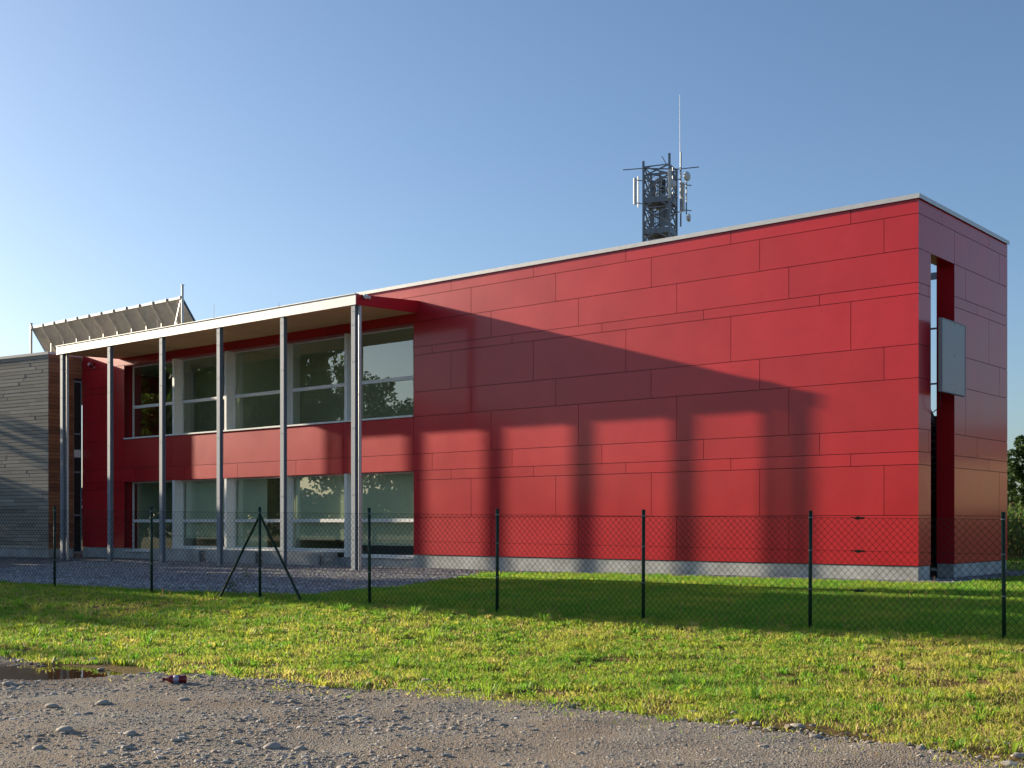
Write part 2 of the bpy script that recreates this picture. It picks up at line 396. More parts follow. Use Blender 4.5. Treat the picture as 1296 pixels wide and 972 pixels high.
# ------------------------------------------------------------------ the red building
B = empty('red_building', L(0, 0, 0), A)
tag(B, 'long two-storey building clad in glossy red panels with a canopy and flat roof', 'building')
XW = -16.36; XL = -32.72; XE = -35.86; TOP = 8.90
ZR = [.35, 1.53, 2.71, 3.01, 3.54, 4.72, 5.50, 6.67, 6.93, 7.72, 8.53, TOP]
OFF = {1.53:-.83, .35:-3.29, 2.71:-1.66, 3.01:-2.47, 3.54:-3.29, 4.72:-.83, 5.50:-1.66, 6.67:-2.47, 6.93:-3.29, 7.72:-.83, 8.53:-1.66}
PIT = 3.27; G = .007
def sub_int(ivs, cut):
    out = []
    for a, b in ivs:
        if cut[1] <= a or cut[0] >= b: out.append((a, b)); continue
        if cut[0] > a: out.append((a, cut[0]))
        if cut[1] < b: out.append((cut[1], b))
    return out
def tilt_panel(mb, a, b, z0, z1, y0, y1, along='x'):
    # thin cladding panel with a hair of out-of-plane set, as fixed by hand
    j = [random.uniform(-.0012, .0012) for _ in range(4)]
    if along == 'x':
        mb.add([(a,y0+j[0],z0),(b,y0+j[1],z0),(b,y1,z0),(a,y1,z0),(a,y0+j[3],z1),(b,y0+j[2],z1),(b,y1,z1),(a,y1,z1)],
               [(0,3,2,1),(4,5,6,7),(0,1,5,4),(1,2,6,5),(2,3,7,6),(3,0,4,7)])
    else:
        mb.add([(y0+j[0],a,z0),(y0+j[1],b,z0),(y1,b,z0),(y1,a,z0),(y0+j[3],a,z1),(y0+j[2],b,z1),(y1,b,z1),(y1,a,z1)],
               [(0,3,2,1),(4,5,6,7),(0,1,5,4),(1,2,6,5),(2,3,7,6),(3,0,4,7)])
mb = MB()
for z0, z1 in zip(ZR[:-1], ZR[1:]):
    cuts = [XE] + sorted([OFF[z0] - PIT*k for k in range(14) if XE < OFF[z0] - PIT*k < 0]) + [0.0]
    for a, b in zip(cuts[:-1], cuts[1:]):
        ivs = [(a, b)]
        if (z0 >= 4.72 and z1 <= 7.72) or z1 <= 3.01: ivs = sub_int(ivs, (XL, XW))
        for p, q in ivs:
            if q - p < .05: continue
            tilt_panel(mb, p + (G if p == a else 0), q - (G if (q == b and q != 0) else 0), z0 + G, z1 - G, 0, .012)
mb.build('facade_cladding', M['red'], B)
EY = 6.2; S0, S1 = .75, 2.28
mb = MB()
for z0, z1 in zip(ZR[:-1], ZR[1:]):
    o = {-.83:2.28, -1.66:1.47, -2.47:3.87, -3.29:3.05}[OFF[z0]]
    cuts = [.012] + sorted([y for y in (o, o+PIT, o-PIT) if .3 < y < EY-.2]) + [EY]
    for a, b in zip(cuts[:-1], cuts[1:]):
        ivs = [(a, b)]
        if z1 <= 7.72: ivs = sub_int(ivs, (S0, S1))
        for p, q in ivs:
            if q - p < .05: continue
            tilt_panel(mb, p + (G if p == a and p > .1 else 0), q - (G if (q == b and q < EY) else 0), z0 + G, z1 - G, 0, -.012, 'y')
mb.build('end_wall_cladding', M['red'], B)
# walls behind the cladding (dark joints), reveals of the openings in red
mb = MB()
mb.box(XE, 0-.012, .014, .40, 7.73, TOP-.02)                     # band above windows and over the facade
mb.box(XW, -.012, .014, .40, .35, 7.73)
mb.box(XL, XW, .014, .40, 3.03, 4.70)
mb.box(XE, XL, .014, .40, .35, 7.73)
mb.box(-.43, -.014, .40, S0-.012, .35, 7.73); mb.box(-.43, -.014, S1+.012, EY-.01, .35, 7.73); mb.box(-.43, -.014, .40, EY-.01, 7.73, TOP-.02)
mb.build('wall', M['backing'], B)
mb = MB()
mb.box(-.43, 0, S1, S1+.010, .35, 7.72); mb.box(-.43, 0, S0-.010, S0, .35, 7.72); mb.box(-.43, 0, S0, S1, 7.722, 7.732)
mb.box(-.445, -.432, .41, S0, .35, 7.72); mb.box(-.445, -.432, S1, EY, .35, 7.72)
mb.box(XL-.010, XL, .013, .43, 3.02+1.72, 7.718); mb.box(XL-.010, XL, .013, .43, .35, 3.00)
mb.box(XW, XW+.010, .013, .43, 4.74, 7.718); mb.box(XW, XW+.010, .013, .43, .35, 3.00)
mb.box(XL, XW, .013, .43, 7.700, 7.716); mb.box(XL, XW, .013, .43, 3.012, 3.024)
mb.build_each('opening_reveal', M['red'], B)
mb = MB()
mb.box(XW, -.02, .03, .43, -.4, .34); mb.box(-.43, -.02, .43, S0-.01, -.4, .34); mb.box(-.43, -.02, S1+.01, EY-.02, -.4, .34)
mb.box(XE, XL, .03, .43, -.4, .34); mb.box(XL, XW, .06, .43, -.4, .20)
mb.build('concrete_plinth', M['concrete'], B)
mb = MB()
mb.box(XE, -3.6, .43, 9.0, 8.3, 8.86); mb.build('roof_slab', M['roof'], B)
mb = MB()
mb.box(XE-.0, .035, -.045, .45, TOP, TOP+.07); mb.box(-.45, .035, .45, EY+.03, TOP, TOP+.07)
mb.box(-.05+XE, .045, -.055, -.045, TOP-.03, TOP+.075); mb.box(.035, .045, -.045, EY+.03, TOP-.03, TOP+.075)
mb.build('roof_cap', M['cap'], B)
mb = MB()
mb.box(-3.75, -3.6, .43, 7.0, -.3, 8.3); mb.box(XW, XW+.2, .43, 9.0, -.3, 8.3); mb.box(XE, XE+.2, .43, 9, -.3, 8.3); mb.box(XE+.2, -5.6, 8.8, 9.0, -.3, 8.3)
mb.build('inner_wall', M['red'], B)
# rooms behind the windows
mb = MB()
mb.box(XE+.2, XW, .43, 8.8, -.3, .12); mb.box(XE+.2, XW, .43, 8.8, 4.0, 4.30)
mb.build('room_floor', M['floor_in'], B)
mb = MB()
mb.box(XE+.2, XW, .44, 8.8, 3.05, 3.15); mb.box(XE+.2, XW, .44, 8.8, 7.78, 7.85)
mb.box(XE+.21, XW, 5.2, 5.3, .12, 3.05); mb.box(XE+.21, XW, 3.6, 3.7, 4.3, 7.78)
for xx in (XL+.05, -26.1, -22.9): mb.box(xx-.06, xx+.06, .6, 5.2, .12, 3.04)
for xx in (-26.1,): mb.box(xx-.06, xx+.06, .6, 3.6, 4.3, 7.77)
mb.box(XW-.05, XW-.01, .5, 5.5, .12, 3.04); mb.box(XW-.05, XW-.01, .5, 3.6, 4.3, 7.77)
mb.build('room_wall', M['inner'], B)

# windows: five bays on two floors
def window(x0, x1, z0, z1, lower, k):
    f = MB(); w = .055; y0, y1 = .36, .43
    x0 += .0; fin = .13
    xl = x0 + (fin if k > 0 else .02)
    f.box(xl, xl+w, y0, y1, z0, z1); f.box(x1-w, x1, y0, y1, z0, z1)
    f.box(xl+w, x1-w, y0, y1, z0, z0+w); f.box(xl+w, x1-w, y0, y1, z1-w, z1)
    zt = 1.38 if lower else 5.98
    f.box(xl+w, x1-w, y0-.03, y1, zt, zt+.115)
    fr = f.build('window', M['white'], B)
    g = MB(); g.box(xl+w, x1-w, .39, .402, z0+w, zt); g.box(xl+w, x1-w, .39, .402, zt+.115, z1-w)
    g.build('glass', M['glass'], fr)
    if k > 0:
        p = MB(); p.box(x0-.0, xl-.003, .02, .43, z0, z1); p.build('mullion_fin', M['white'], fr)
    if lower and k in (1, 3, 4):
        bl = MB(); bl.box(xl+.07, x1-.07, .50, .512, z0+.35, z1-.03); bl.build('roller_blind', M['inner'], fr)
    if lower and k == 2:
        bl = MB(); bl.box(xl+.07, xl+1.75, .50, .512, z0+.05, z1-.03); bl.build('roller_blind', M['inner'], fr)
    s = MB()
    if not lower: s.box(x0+.0, x1-.004, -.05, .36, z0-.055, z0-.004); s.build('sill', M['white'], fr)
    else:
        s.box(x0, x1-.004, .0, .36, z0-.05, z0-.004); s.build('sill', M['white'], fr)
    return fr
for k in range(5):
    a, b = XL + PIT*k + .01, XL + PIT*(k+1) + .01
    if k == 4: b = XW - .012
    window(a, b, 4.78, 7.695, False, k)
    window(a, b, .42 if k in (1,2,3) else .26, 3.008, True, k)
# low concrete upstands in front of the lower windows
for a, b in ((XL+PIT-.35, XL+2*PIT-.40), (XL+2*PIT-.05, XL+3*PIT-.40), (XL+3*PIT-.05, XL+4*PIT-.35)):
    mb = MB(); mb.box(a, b, -.75, .05, -.35, .37); o = mb.build('concrete_upstand', M['concrete'], B)
    mb = MB(); x = b + .06
    mb.bar((x, -.80, .34), (x, -.80, -.14), .07); mb.bar((x-.03, -.80, .31), (x+.22, -.80, .31), .06); mb.bar((x-.03, -.80, -.08), (x+.22, -.80, -.08), .06)
    mb.build('drain_bracket', M['galv_dark'], B)
    mb = MB(); mb.tube((x+.22, -.55, .12), (x+.22, -.75, .12), .06, n=12); mb.build('outlet_pipe', M['cap'], B)

# canopy
PO = -2.68
C0, C1 = -33.13, -16.12
mb = MB(); mb.add([(C0,PO,7.94),(C1-.05,PO,7.94),(C1-.05,-.0,8.03),(C0,0,8.03),(C0,PO,8.19),(C1-.05,PO,8.19),(C1-.05,0,8.36),(C0,0,8.36)],
    [(0,3,2,1),(4,5,6,7),(0,1,5,4),(1,2,6,5),(2,3,7,6),(3,0,4,7)])
canopy = mb.build('canopy', M['roof'], B)
mb = MB(); mb.box(C0-.02, C1, PO-.03, PO-.004, 7.90, 8.215); mb.box(C0-.02, C1, PO-.06, PO+.12, 8.215, 8.235); mb.build('fascia', M['cap'], canopy)
mb = MB(); mb.add([(C1-.046,PO,7.90),(C1,PO,7.90),(C1,-.004,7.99),(C1-.046,-.004,7.99),(C1-.046,PO,8.21),(C1,PO,8.21),(C1,-.004,8.38),(C1-.046,-.004,8.38)],
    [(0,3,2,1),(4,5,6,7),(0,1,5,4),(1,2,6,5),(2,3,7,6),(3,0,4,7)]); mb.build('end_fascia', M['red'], canopy)
mb = MB()
n = 7; w = (C1-.06-C0)/n
for i in range(n):
    a, b = C0 + w*i + .006, C0 + w*(i+1) - .006
    mb.add([(a,PO+.002,7.915),(b,PO+.002,7.915),(b,-.01,8.005),(a,-.01,8.005),(a,PO+.002,7.935),(b,PO+.002,7.935),(b,-.01,8.025),(a,-.01,8.025)],
           [(0,3,2,1),(4,5,6,7),(0,1,5,4),(1,2,6,5),(2,3,7,6),(3,0,4,7)])
mb.build('soffit', M['soffit'], canopy)
def column():
    mb = MB(); h = 7.93
    mb.box(-.085, .085, -.07, -.058, -.25, h); mb.box(-.085, .085, .058, .07, -.25, h); mb.box(-.005, .005, -.058, .058, -.25, h)
    c = mb.build('column', M['galv'], B)
    mb = MB()
    for z in (.25, .45, 2.2, 4.2, 6.2, 7.3, 7.7):
        for x in (-.045, .045): mb.tube((x, -.081, z), (x, -.069, z), .010, n=6)
    mb.build_each('bolt', M['galv_dark'], c)
    mb = MB(); mb.box(-.12, .12, -.13, .13, -.12, -.07); mb.build('base_plate', M['galv_dark'], c)
    return c
c0 = column()
cols_ = [c0] + [copy_tree(c0, B) for _ in range(5)]
for i, c in enumerate(cols_):
    c.location = (-16.26 - 3.312*i, PO + .065, 0)
    if i in (0, 5):
        mb = MB(); mb.tube((.05, .165, -.12), (.05, .165, 7.9), .052, n=12)
        for z in (1.2, 3.2, 5.2, 7.2): mb.tube((.05, .165, z), (.05, .165, z+.05), .058, n=12)
        mb.build('downpipe', M['cap'], c)

# external steel stair in the open bay behind the end wall
st = empty('steel_staircase', L(-1.7, 3.4, 0), A)
tag(st, 'dark steel escape stair half hidden behind the slot in the red end wall', 'staircase')
mb = MB(); mb.box(-1.15, 1.15, -2.6, -1.2, 4.05, 4.2); mb.box(-1.15, 1.15, 1.6, 2.9, 2.0, 2.12); mb.build_each('landing', M['galv_dark'], st)
mb = MB()
for i in range(11):
    z = 2.2 + i*.175; y = 1.6 - i*.26; mb.box(.05, 1.1, y-.14, y+.14, z, z+.04)
for i in range(11):
    z = .1 + i*.175; y = -1.2 + i*.26; mb.box(-1.1, -.05, y-.14, y+.14, z, z+.04)
mb.build_each('tread', M['galv_dark'], st)
mb = MB()
for x in (.03, 1.12): mb.bar((x, 1.7, 2.1), (x, -1.3, 4.15), .03, .2)
for x in (-1.12, -.03): mb.bar((x, -1.3, .05), (x, 1.7, 2.05), .03, .2)
mb.build_each('stringer', M['galv_dark'], st)
mb = MB()
for z in (4.6, 4.95, 5.25): mb.bar((-1.1, -2.55, z), (1.1, -2.55, z), .04); mb.bar((1.12, -2.6, z), (1.12, -1.2, z), .04)
for x in (-1.1, 0, 1.1): mb.bar((x, -2.55, 4.2), (x, -2.55, 5.28), .04)
mb.bar((.1, 1.6, 3.1), (.1, -1.3, 5.15), .04); mb.bar((-1.1, -1.2, 1.05), (-1.1, 1.7, 3.1), .04)
mb.build('handrail', M['galv_dark'], st)
mb = MB()
for x in (-1.14, 1.0): mb.bar((x, 2.75, -.1), (x, 2.75, 8.2), .1)
mb.bar((-1.6, 2.75, 8.28), (1.3, 2.75, 8.28), .12, .18); mb.build('support_frame', M['galv_dark'], st)
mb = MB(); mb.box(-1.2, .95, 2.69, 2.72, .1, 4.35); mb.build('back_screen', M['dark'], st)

# grey sign box on the end wall
sg = empty('sign_board', L(.16, 1.42, 4.43), A)
tag(sg, 'blank grey rectangular sign box mounted over the slot in the red end wall', 'sign')
mb = MB(); mb.box(.04, .13, -.74, .80, 0, 1.74); o = mb.build('sign_box', M['sign'], sg)
bv = o.modifiers.new('bevel', 'BEVEL'); bv.width = .012; bv.segments = 2
mb = MB()
for z in (.2, 1.5): mb.bar((0, -.80+.1, z), (-.30, -.80+.1, z), .04); mb.bar((0, .865-.08, z), (-.155, .865-.08, z), .05)
mb.build_each('bracket', M['galv_dark'], sg)
mb = MB(); mb.box(.131, .138, -.74, .80, 1.715, 1.738); mb.box(.131, .138, -.74, .80, .002, .025); mb.box(.131, .138, -.74, -.717, .025, 1.715); mb.box(.131, .138, .777, .80, .025, 1.715); mb.build('edge_fold', M['galv'], sg)
mb = MB(); mb.tube((.05, -.60, .0), (.02, -.60, -.35), .012, n=6); mb.tube((.02, -.60, -.35), (-.25, -.62, -.55), .012, n=6); mb.build('cable', M['dark'], sg)
mb = MB()
for y, z in ((.06, 1.66), (.06, .92), (.06,.06)): mb.tube((.128, y, z), (.136, y, z), .012, n=8)
mb.build_each('rivet', M['dark'], sg)

# ------------------------------------------------------------------ timber wing at the left
T = empty('timber_building', L(XE, -1.52, 0), A)
tag(T, 'grey weathered timber clad block with white roof edge at the left of the red building', 'building')
AW = math.atan2(-.152, -.988)         # front runs away to the left
WL = 16.0
MW = Matrix.Rotation(AW - PI, 4, 'Z')   # local x points right towards the corner
def boards(mb, x0, x1, z0, z1, face, holes=(), pitch=.148, flip=False):
    z = z0; r = 0
    while z < z1 - .02:
        h = min(pitch - .016, z1 - z)
        cuts = [x0]; x = x0 + random.uniform(.2, 2.4)
        while x < x1 - .25: cuts.append(x); x += random.choice((1.0, 1.6, 2.2, 2.8)) + random.uniform(-.2, .2)
        cuts.append(x1)
        for a, b in zip(cuts[:-1], cuts[1:]):
            ivs = [(a + .003, b - .003)]
            for (ha, hb, hz0, hz1) in holes:
                if z + h > hz0 and z < hz1: ivs = sub_int(ivs, (ha, hb))
            for p, q in ivs:
                if q - p < .02: continue
                t = random.uniform(.021, .027)
                if face == 'front': mb.box(p, q, -t, .0, z, z + h)
                else: mb.box(-.0, t, p, q, z, z + h)
        z += pitch; r += 1
WT = 8.28
mb = MB(MW); boards(mb, -WL, .02, .30, WT, 'front'); mb.build('front_cladding', M['wood_grey'], T)
hole = (1.12, 1.495, .10, 7.30)
mb = MB(); boards(mb, -.0, 1.50, .30, WT, 'side', [hole]); mb.build('side_cladding', M['wood_brown'], T)
mb = MB(MW); mb.box(-WL, -.02, .004, .3, .30, WT); mb.M = None; mb.box(-.3, -.004, .02, 1.10, .30, WT); mb.box(-.3, -.004, 1.10, 1.50, 7.3, WT); mb.build('wall', M['dark'], T)
mb = MB(MW); mb.box(-WL, -.01, .012, .3, -.4, .29); mb.M = None; mb.box(-.3, -.012, .03, 1.10, -.4, .29); mb.build('concrete_plinth', M['concrete'], T)
mb = MB(MW); mb.box(-WL, .05, -.06, .5, WT, WT+.11); mb.M = None; mb.box(-.4, .06, -.0, 1.50, WT+.001, WT+.112); mb.build('roof_cap', M['cap'], T)
mb = MB(); mb.add([tuple(MW @ Vector((-WL, .3, WT-.2)))[:2] + (WT-.1,), tuple(MW @ Vector((-.05, .3, 0)))[:2] + (WT-.1,), (-.05, 12, WT-.1), (-WL-4, 12, WT-.1)], [(0,1,2,3)]); mb.build('roof', M['roof'], T)
mb = MB(); w = .03
mb.box(-.06, .0, hole[0], hole[0]+w, .1, 7.3); mb.box(-.06, .0, hole[1]-w, hole[1], .1, 7.3)
for z in (.1, 1.65, 3.45, 5.05, 7.24): mb.box(-.06, .0, hole[0]+w, hole[1]-w, z, z+.06)
fr = mb.build('window', M['galv'], T)
mb = MB(); mb.box(-.05, -.04, hole[0]+w, hole[1]-w, .16, 7.24); mb.build('glass', M['dark_glass'], fr)
mb = MB(); mb.box(-.03, -.02, hole[0]+w, hole[1]-w, 4.1, 4.42); mb.build('white_panel', M['white'], fr)
mb = MB(); mb.box(-.3, -.2, 1.1, 1.5, .1, 7.3); mb.build('shaft_back', M['dark'], T)

# small fittings on the walls
def siren():
    e = empty('alarm_siren', L(-35.0, -.0, 7.92), A)
    tag(e, 'small round red alarm siren high on the red wall beside the timber block', 'alarm')
    mb = MB(); mb.lathe((0, .0, 0), (0, -1, 0), [(0,.10),(.06,.13),(.10,.13),(.16,.10),(.20,.04)], 16); mb.build('housing', M['red_plastic'], e, True)
    mb = MB(); mb.lathe((-.0, -.20, .0), (0, -1, 0), [(0,.05),(.03,.055),(.05,.02)], 12); mb.build('strobe_lens', M['white'], e, True)
    mb = MB(); mb.box(-.09, .09, -.04, 0, -.14, -.02); mb.build_each('bracket', M['cap'], e)
siren()
def camera_unit():
    e = empty('floodlight', L(C1, PO+.30, 8.20), A)
    tag(e, 'tiny white floodlight fixed to the red end of the canopy', 'lamp')
    mb = MB(); mb.box(.0, .03, -.05, .05, -.10, .04); mb.build_each('bracket', M['galv_dark'], e)
    mb = MB(); mb.lathe((.03, 0, -.0), (.8, -.25, -.3), [(0,.05),(.05,.07),(.16,.07),(.17,.05)], 14); mb.build('lamp_head', M['white'], e, True)
    mb = MB(); mb.lathe((.03, .16, -.02), (.8, -.25, -.3), [(0,.03),(.03,.045),(.10,.045),(.11,.03)], 12); mb.build('sensor', M['white'], e, True)
camera_unit()
# lightning rods along the canopy edge
def rod(x, h, dome=False):
    e = empty('lightning_rod', L(x, PO+.02, 8.235), A)
    mb = MB(); mb.tube((0,0,0), (0,0,.03), .05, n=10); mb.build('foot', M['galv_dark'], e)
    mb = MB(); mb.tube((0,0,.03), (0,0,h), .007, n=6); mb.build('rod', M['galv_dark'], e)
    return e
for x, h, lb in ((-23.15, .50, 'thin metal lightning rod on the canopy edge above the third column from the right'),
                 (-19.75, .16, 'short stub of lightning rod on the canopy edge above the second column from the right'),
                 (-26.4, .34, 'slim lightning rod on the canopy edge above the fourth column from the right'),
                 (-29.1, .36, 'slim lightning rod on the canopy edge just right of the slanted solar rack')):
    tag(rod(x, h), lb, 'lightning rod', 'lightning rods on the canopy edge')

# slanted collector rack on the roof
R = empty('solar_collector_rack', L(-36.8, 1.5, 8.9), A)
tag(R, 'slanted rooftop solar rack seen from behind, ribbed beige underside on thin posts', 'solar rack')
x0, x1 = -5.9, 5.8; zt = 1.50; d = 1.45; dz = -2.05
V = []; Fc = []; nn = 180
mb = MB()
n = np.array([0, -dz, -d]); 
for i in range(nn):
    a = x0 + (x1-x0)*i/nn; b = x0 + (x1-x0)*(i+.55)/nn
    mb.add([(a,0,zt),(b,0,zt),(b,d,zt+dz),(a,d,zt+dz),(a,.03,zt+.03),(b,.03,zt+.03),(b,d+.03,zt+dz+.03),(a,d+.03,zt+dz+.03)],
           [(0,3,2,1),(4,5,6,7),(0,1,5,4),(1,2,6,5),(2,3,7,6),(3,0,4,7)])
mb.build('ribbed_underside', M['corr'], R)
mb = MB(); mb.add([(x0,.032,zt+.032),(x1,.032,zt+.032),(x1,d+.032,zt+dz+.032),(x0,d+.032,zt+dz+.032),(x0,.09,zt+.09),(x1,.09,zt+.09),(x1,d+.09,zt+dz+.09),(x0,d+.09,zt+dz+.09)],
    [(0,3,2,1),(4,5,6,7),(0,1,5,4),(1,2,6,5),(2,3,7,6),(3,0,4,7)]); mb.build('collector', M['panel_top'], R)
mb = MB(); mb.box(x0-.05, x1+.05, -.05, .05, zt+.0, zt+.10)
for i in range(13): xx = x0 + (x1-x0)*i/12; mb.box(xx-.05, xx+.05, -.08, .03, zt+.03, zt+.12)
mb.build('top_rail', M['galv_dark'], R)
for i in range(10):
    xx = x0 + .9 + (x1-x0-1.8)*i/9
    mb = MB(); mb.bar((xx, .45, -.6), (xx, .45, zt+dz*.45/d-.05), .06); r_ = mb.build('post', M['cap'], R)
    mb = MB(); mb.bar((xx, .0, zt-.05), (xx, d, zt+dz-.05), .06, .08); mb.build('rafter', M['corr'], R)
for xx, h in ((x0-.1, 1.75), (x1+.1, 2.05)):
    mb = MB(); mb.tube((xx, 0, -.8), (xx, 0, h), .055, n=10); mb.tube((xx, 0, h), (xx, 0, h+.02), .08, n=10); mb.build('end_pole', M['cap'], R)
for xx, s_ in ((x0, 1), (x1, -1)):
    mb = MB(); mb.bar((xx, 0, zt), (xx+1.4*s_, .4, -.5), .05); mb.bar((xx+1.5*s_, .4, -.5), (xx+2.3*s_, .8, .7), .04); mb.build_each('brace', M['cap'], R)
# grey rooftop vents at far left
for k, (x, y, s_, lb) in enumerate(((-44.6, 3.2, 1.0, 'low grey rooftop vent nearest the left edge of the photo'), (-42.55, 3.2, .75, 'smaller grey rooftop vent beside the left pole of the solar rack'))):
    e = empty('rooftop_vent', L(x, y, WT-.1), A); tag(e, lb, 'vent', 'vents on the timber block roof')
    mb = MB(); mb.box(-.8*s_, .8*s_, -.5, .5, 0, .55); mb.build('housing', M['skin_roof'], e)
    mb = MB(); mb.box(-.9*s_, .3*s_, -.55, .55, .55, .75); mb.box(-.55*s_, -.1*s_, -.3, .3, .75, .87); mb.tube((.55*s_,0,.55), (.55*s_,0,.75), .2*s_, n=10); mb.build('hood', M['skin_roof'], e)

# ------------------------------------------------------------------ telecom tower
def tower():
    e = empty('antenna_tower', (9.1, 75, 0), 0)
    tag(e, 'steel lattice telecom tower with white panel antennas and a tall whip behind the roof', 'antenna tower')
    a = 1.63; th = math.radians(-22.8); H = 23.3
    R_ = Matrix.Rotation(th, 4, 'Z'); o = Vector((-1.0, -.9, 0))
    def cp(i, j, z):
        v = R_ @ Vector(((i-.5)*a, (j-.5)*a, 0)); return Vector((v.x, v.y, z))
    cs = [(0,0),(1,0),(1,1),(0,1)]
    for (i, j), hh in zip(cs, (23.45, 23.75, 23.2, 23.2)):
        mb = MB(); mb.bar(cp(i,j,-.2), cp(i,j,hh), .12, .12, up=(math.cos(th), math.sin(th), 0)); mb.build('leg', M['galv_dark'], e)
    for fidx in range(4):
        p, q = cs[fidx], cs[(fidx+1)%4]; mb = MB(); z = 0; st_ = .98
        while z < 23.0:
            z2 = min(z + st_, 23.1)
            mb.bar(cp(*p, z), cp(*q, z2), .075); mb.bar(cp(*q, z), cp(*p, z2), .075); mb.bar(cp(*p, z2), cp(*q, z2), .06)
            m_ = (cp(*p, z2) + cp(*q, z2)) / 2; mb.bar(m_, cp(*p, z + st_*.5), .04); z += st_
        mb.build('lattice_face', M['galv_dark'], e)
    for z in (19.15, 21.05):
        mb = MB()
        for fidx in range(4): mb.bar(cp(*cs[fidx], z), cp(*cs[(fidx+1)%4], z), .06, .34)
        mb.M = R_; mb.box(-a/2+.05, a/2-.05, -a/2+.05, a/2-.05, z-.20, z-.14); mb.build('platform', M['galv_dark'], e)
    mb = MB(R_)
    for fx in (-.5, .15, .45): mb.box(fx-.12, fx+.12, -.1, .12, 19.6, 20.6); mb.box(fx-.1, fx+.1, .2, .4, 21.6, 22.5)
    mb.box(-.05, .05, -.05, .05, 0, 23); mb.build_each('equipment_box', M['galv_dark'], e)
    mb = MB()
    for k in range(7): mb.tube((-.3+k*.1, .1, 0), (-.25+k*.09, .1, 22.6), .025, n=6)
    mb.build_each('cable_run', M['dark'], e)
    # top arms
    mb = MB(); z = 22.95
    mb.tube((-2.35, -.5, z-.05), (-1.0, -.35, z+.10), .03, n=6); mb.tube((1.0, -.5, z), (2.3, -.6, z+.10), .03, n=6); mb.tube((-.05, -1.3, z+.55), (.35, -.6, z+.2), .025, n=6); mb.tube((-1.0,-.3,z+.1),(1.0,-.5,z),.04,n=6)
    mb.build_each('top_arm', M['galv_dark'], e)
    def ant(x, y, z0, z1):
        mb = MB(); mb.tube((x, y, z0), (x, y, z1), .10, n=10); p = mb.build('panel_antenna', M['antenna'], e)
        mb = MB(); mb.tube((x+.22, y+.1, z0-.15), (x+.22, y+.1, z1+.15), .04, n=6); mb.bar((x,y,z0+.1),(x+.55,y+.25,z0+.1),.05); mb.bar((x,y,z1-.1),(x+.55,y+.25,z1-.1),.05); mb.build('mount', M['galv_dark'], p)
    ant(-1.58, -.3, 20.85, 22.45); ant(.42, -1.15, 21.0, 22.75); ant(1.38, -.2, 20.45, 22.2)
    mb = MB(); mb.tube((1.17, -.7, 19.4), (1.17, -.7, 23.95), .05, n=8); mb.bar((.9,-.5,20.3),(1.17,-.7,20.3),.05); mb.bar((.9,-.5,22.3),(1.17,-.7,22.3),.05); mb.build('whip_pole', M['galv_dark'], e)
    mb = MB(); mb.tube((1.12, -.75, 23.95), (1.10, -.75, 27.4), .016, .009, n=6); mb.build('whip_antenna', M['antenna'], e)
    def dish(x, y, z, r, ax):
        mb = MB(); mb.lathe((x,y,z), ax, [(0,r*.3),(.05,r*.8),(.12,r),(.20,r),(.24,r*.85),(.26,.02)], 20); mb.build('dish_antenna', M['antenna'], e, True)
    dish(1.42, -.8, 22.4, .28, (.7,-.7,0)); dish(1.50, -.8, 19.9, .24, (1,-.2,0)); dish(.60, -.9, 21.9, .24, (.2,-1,0))
tower()

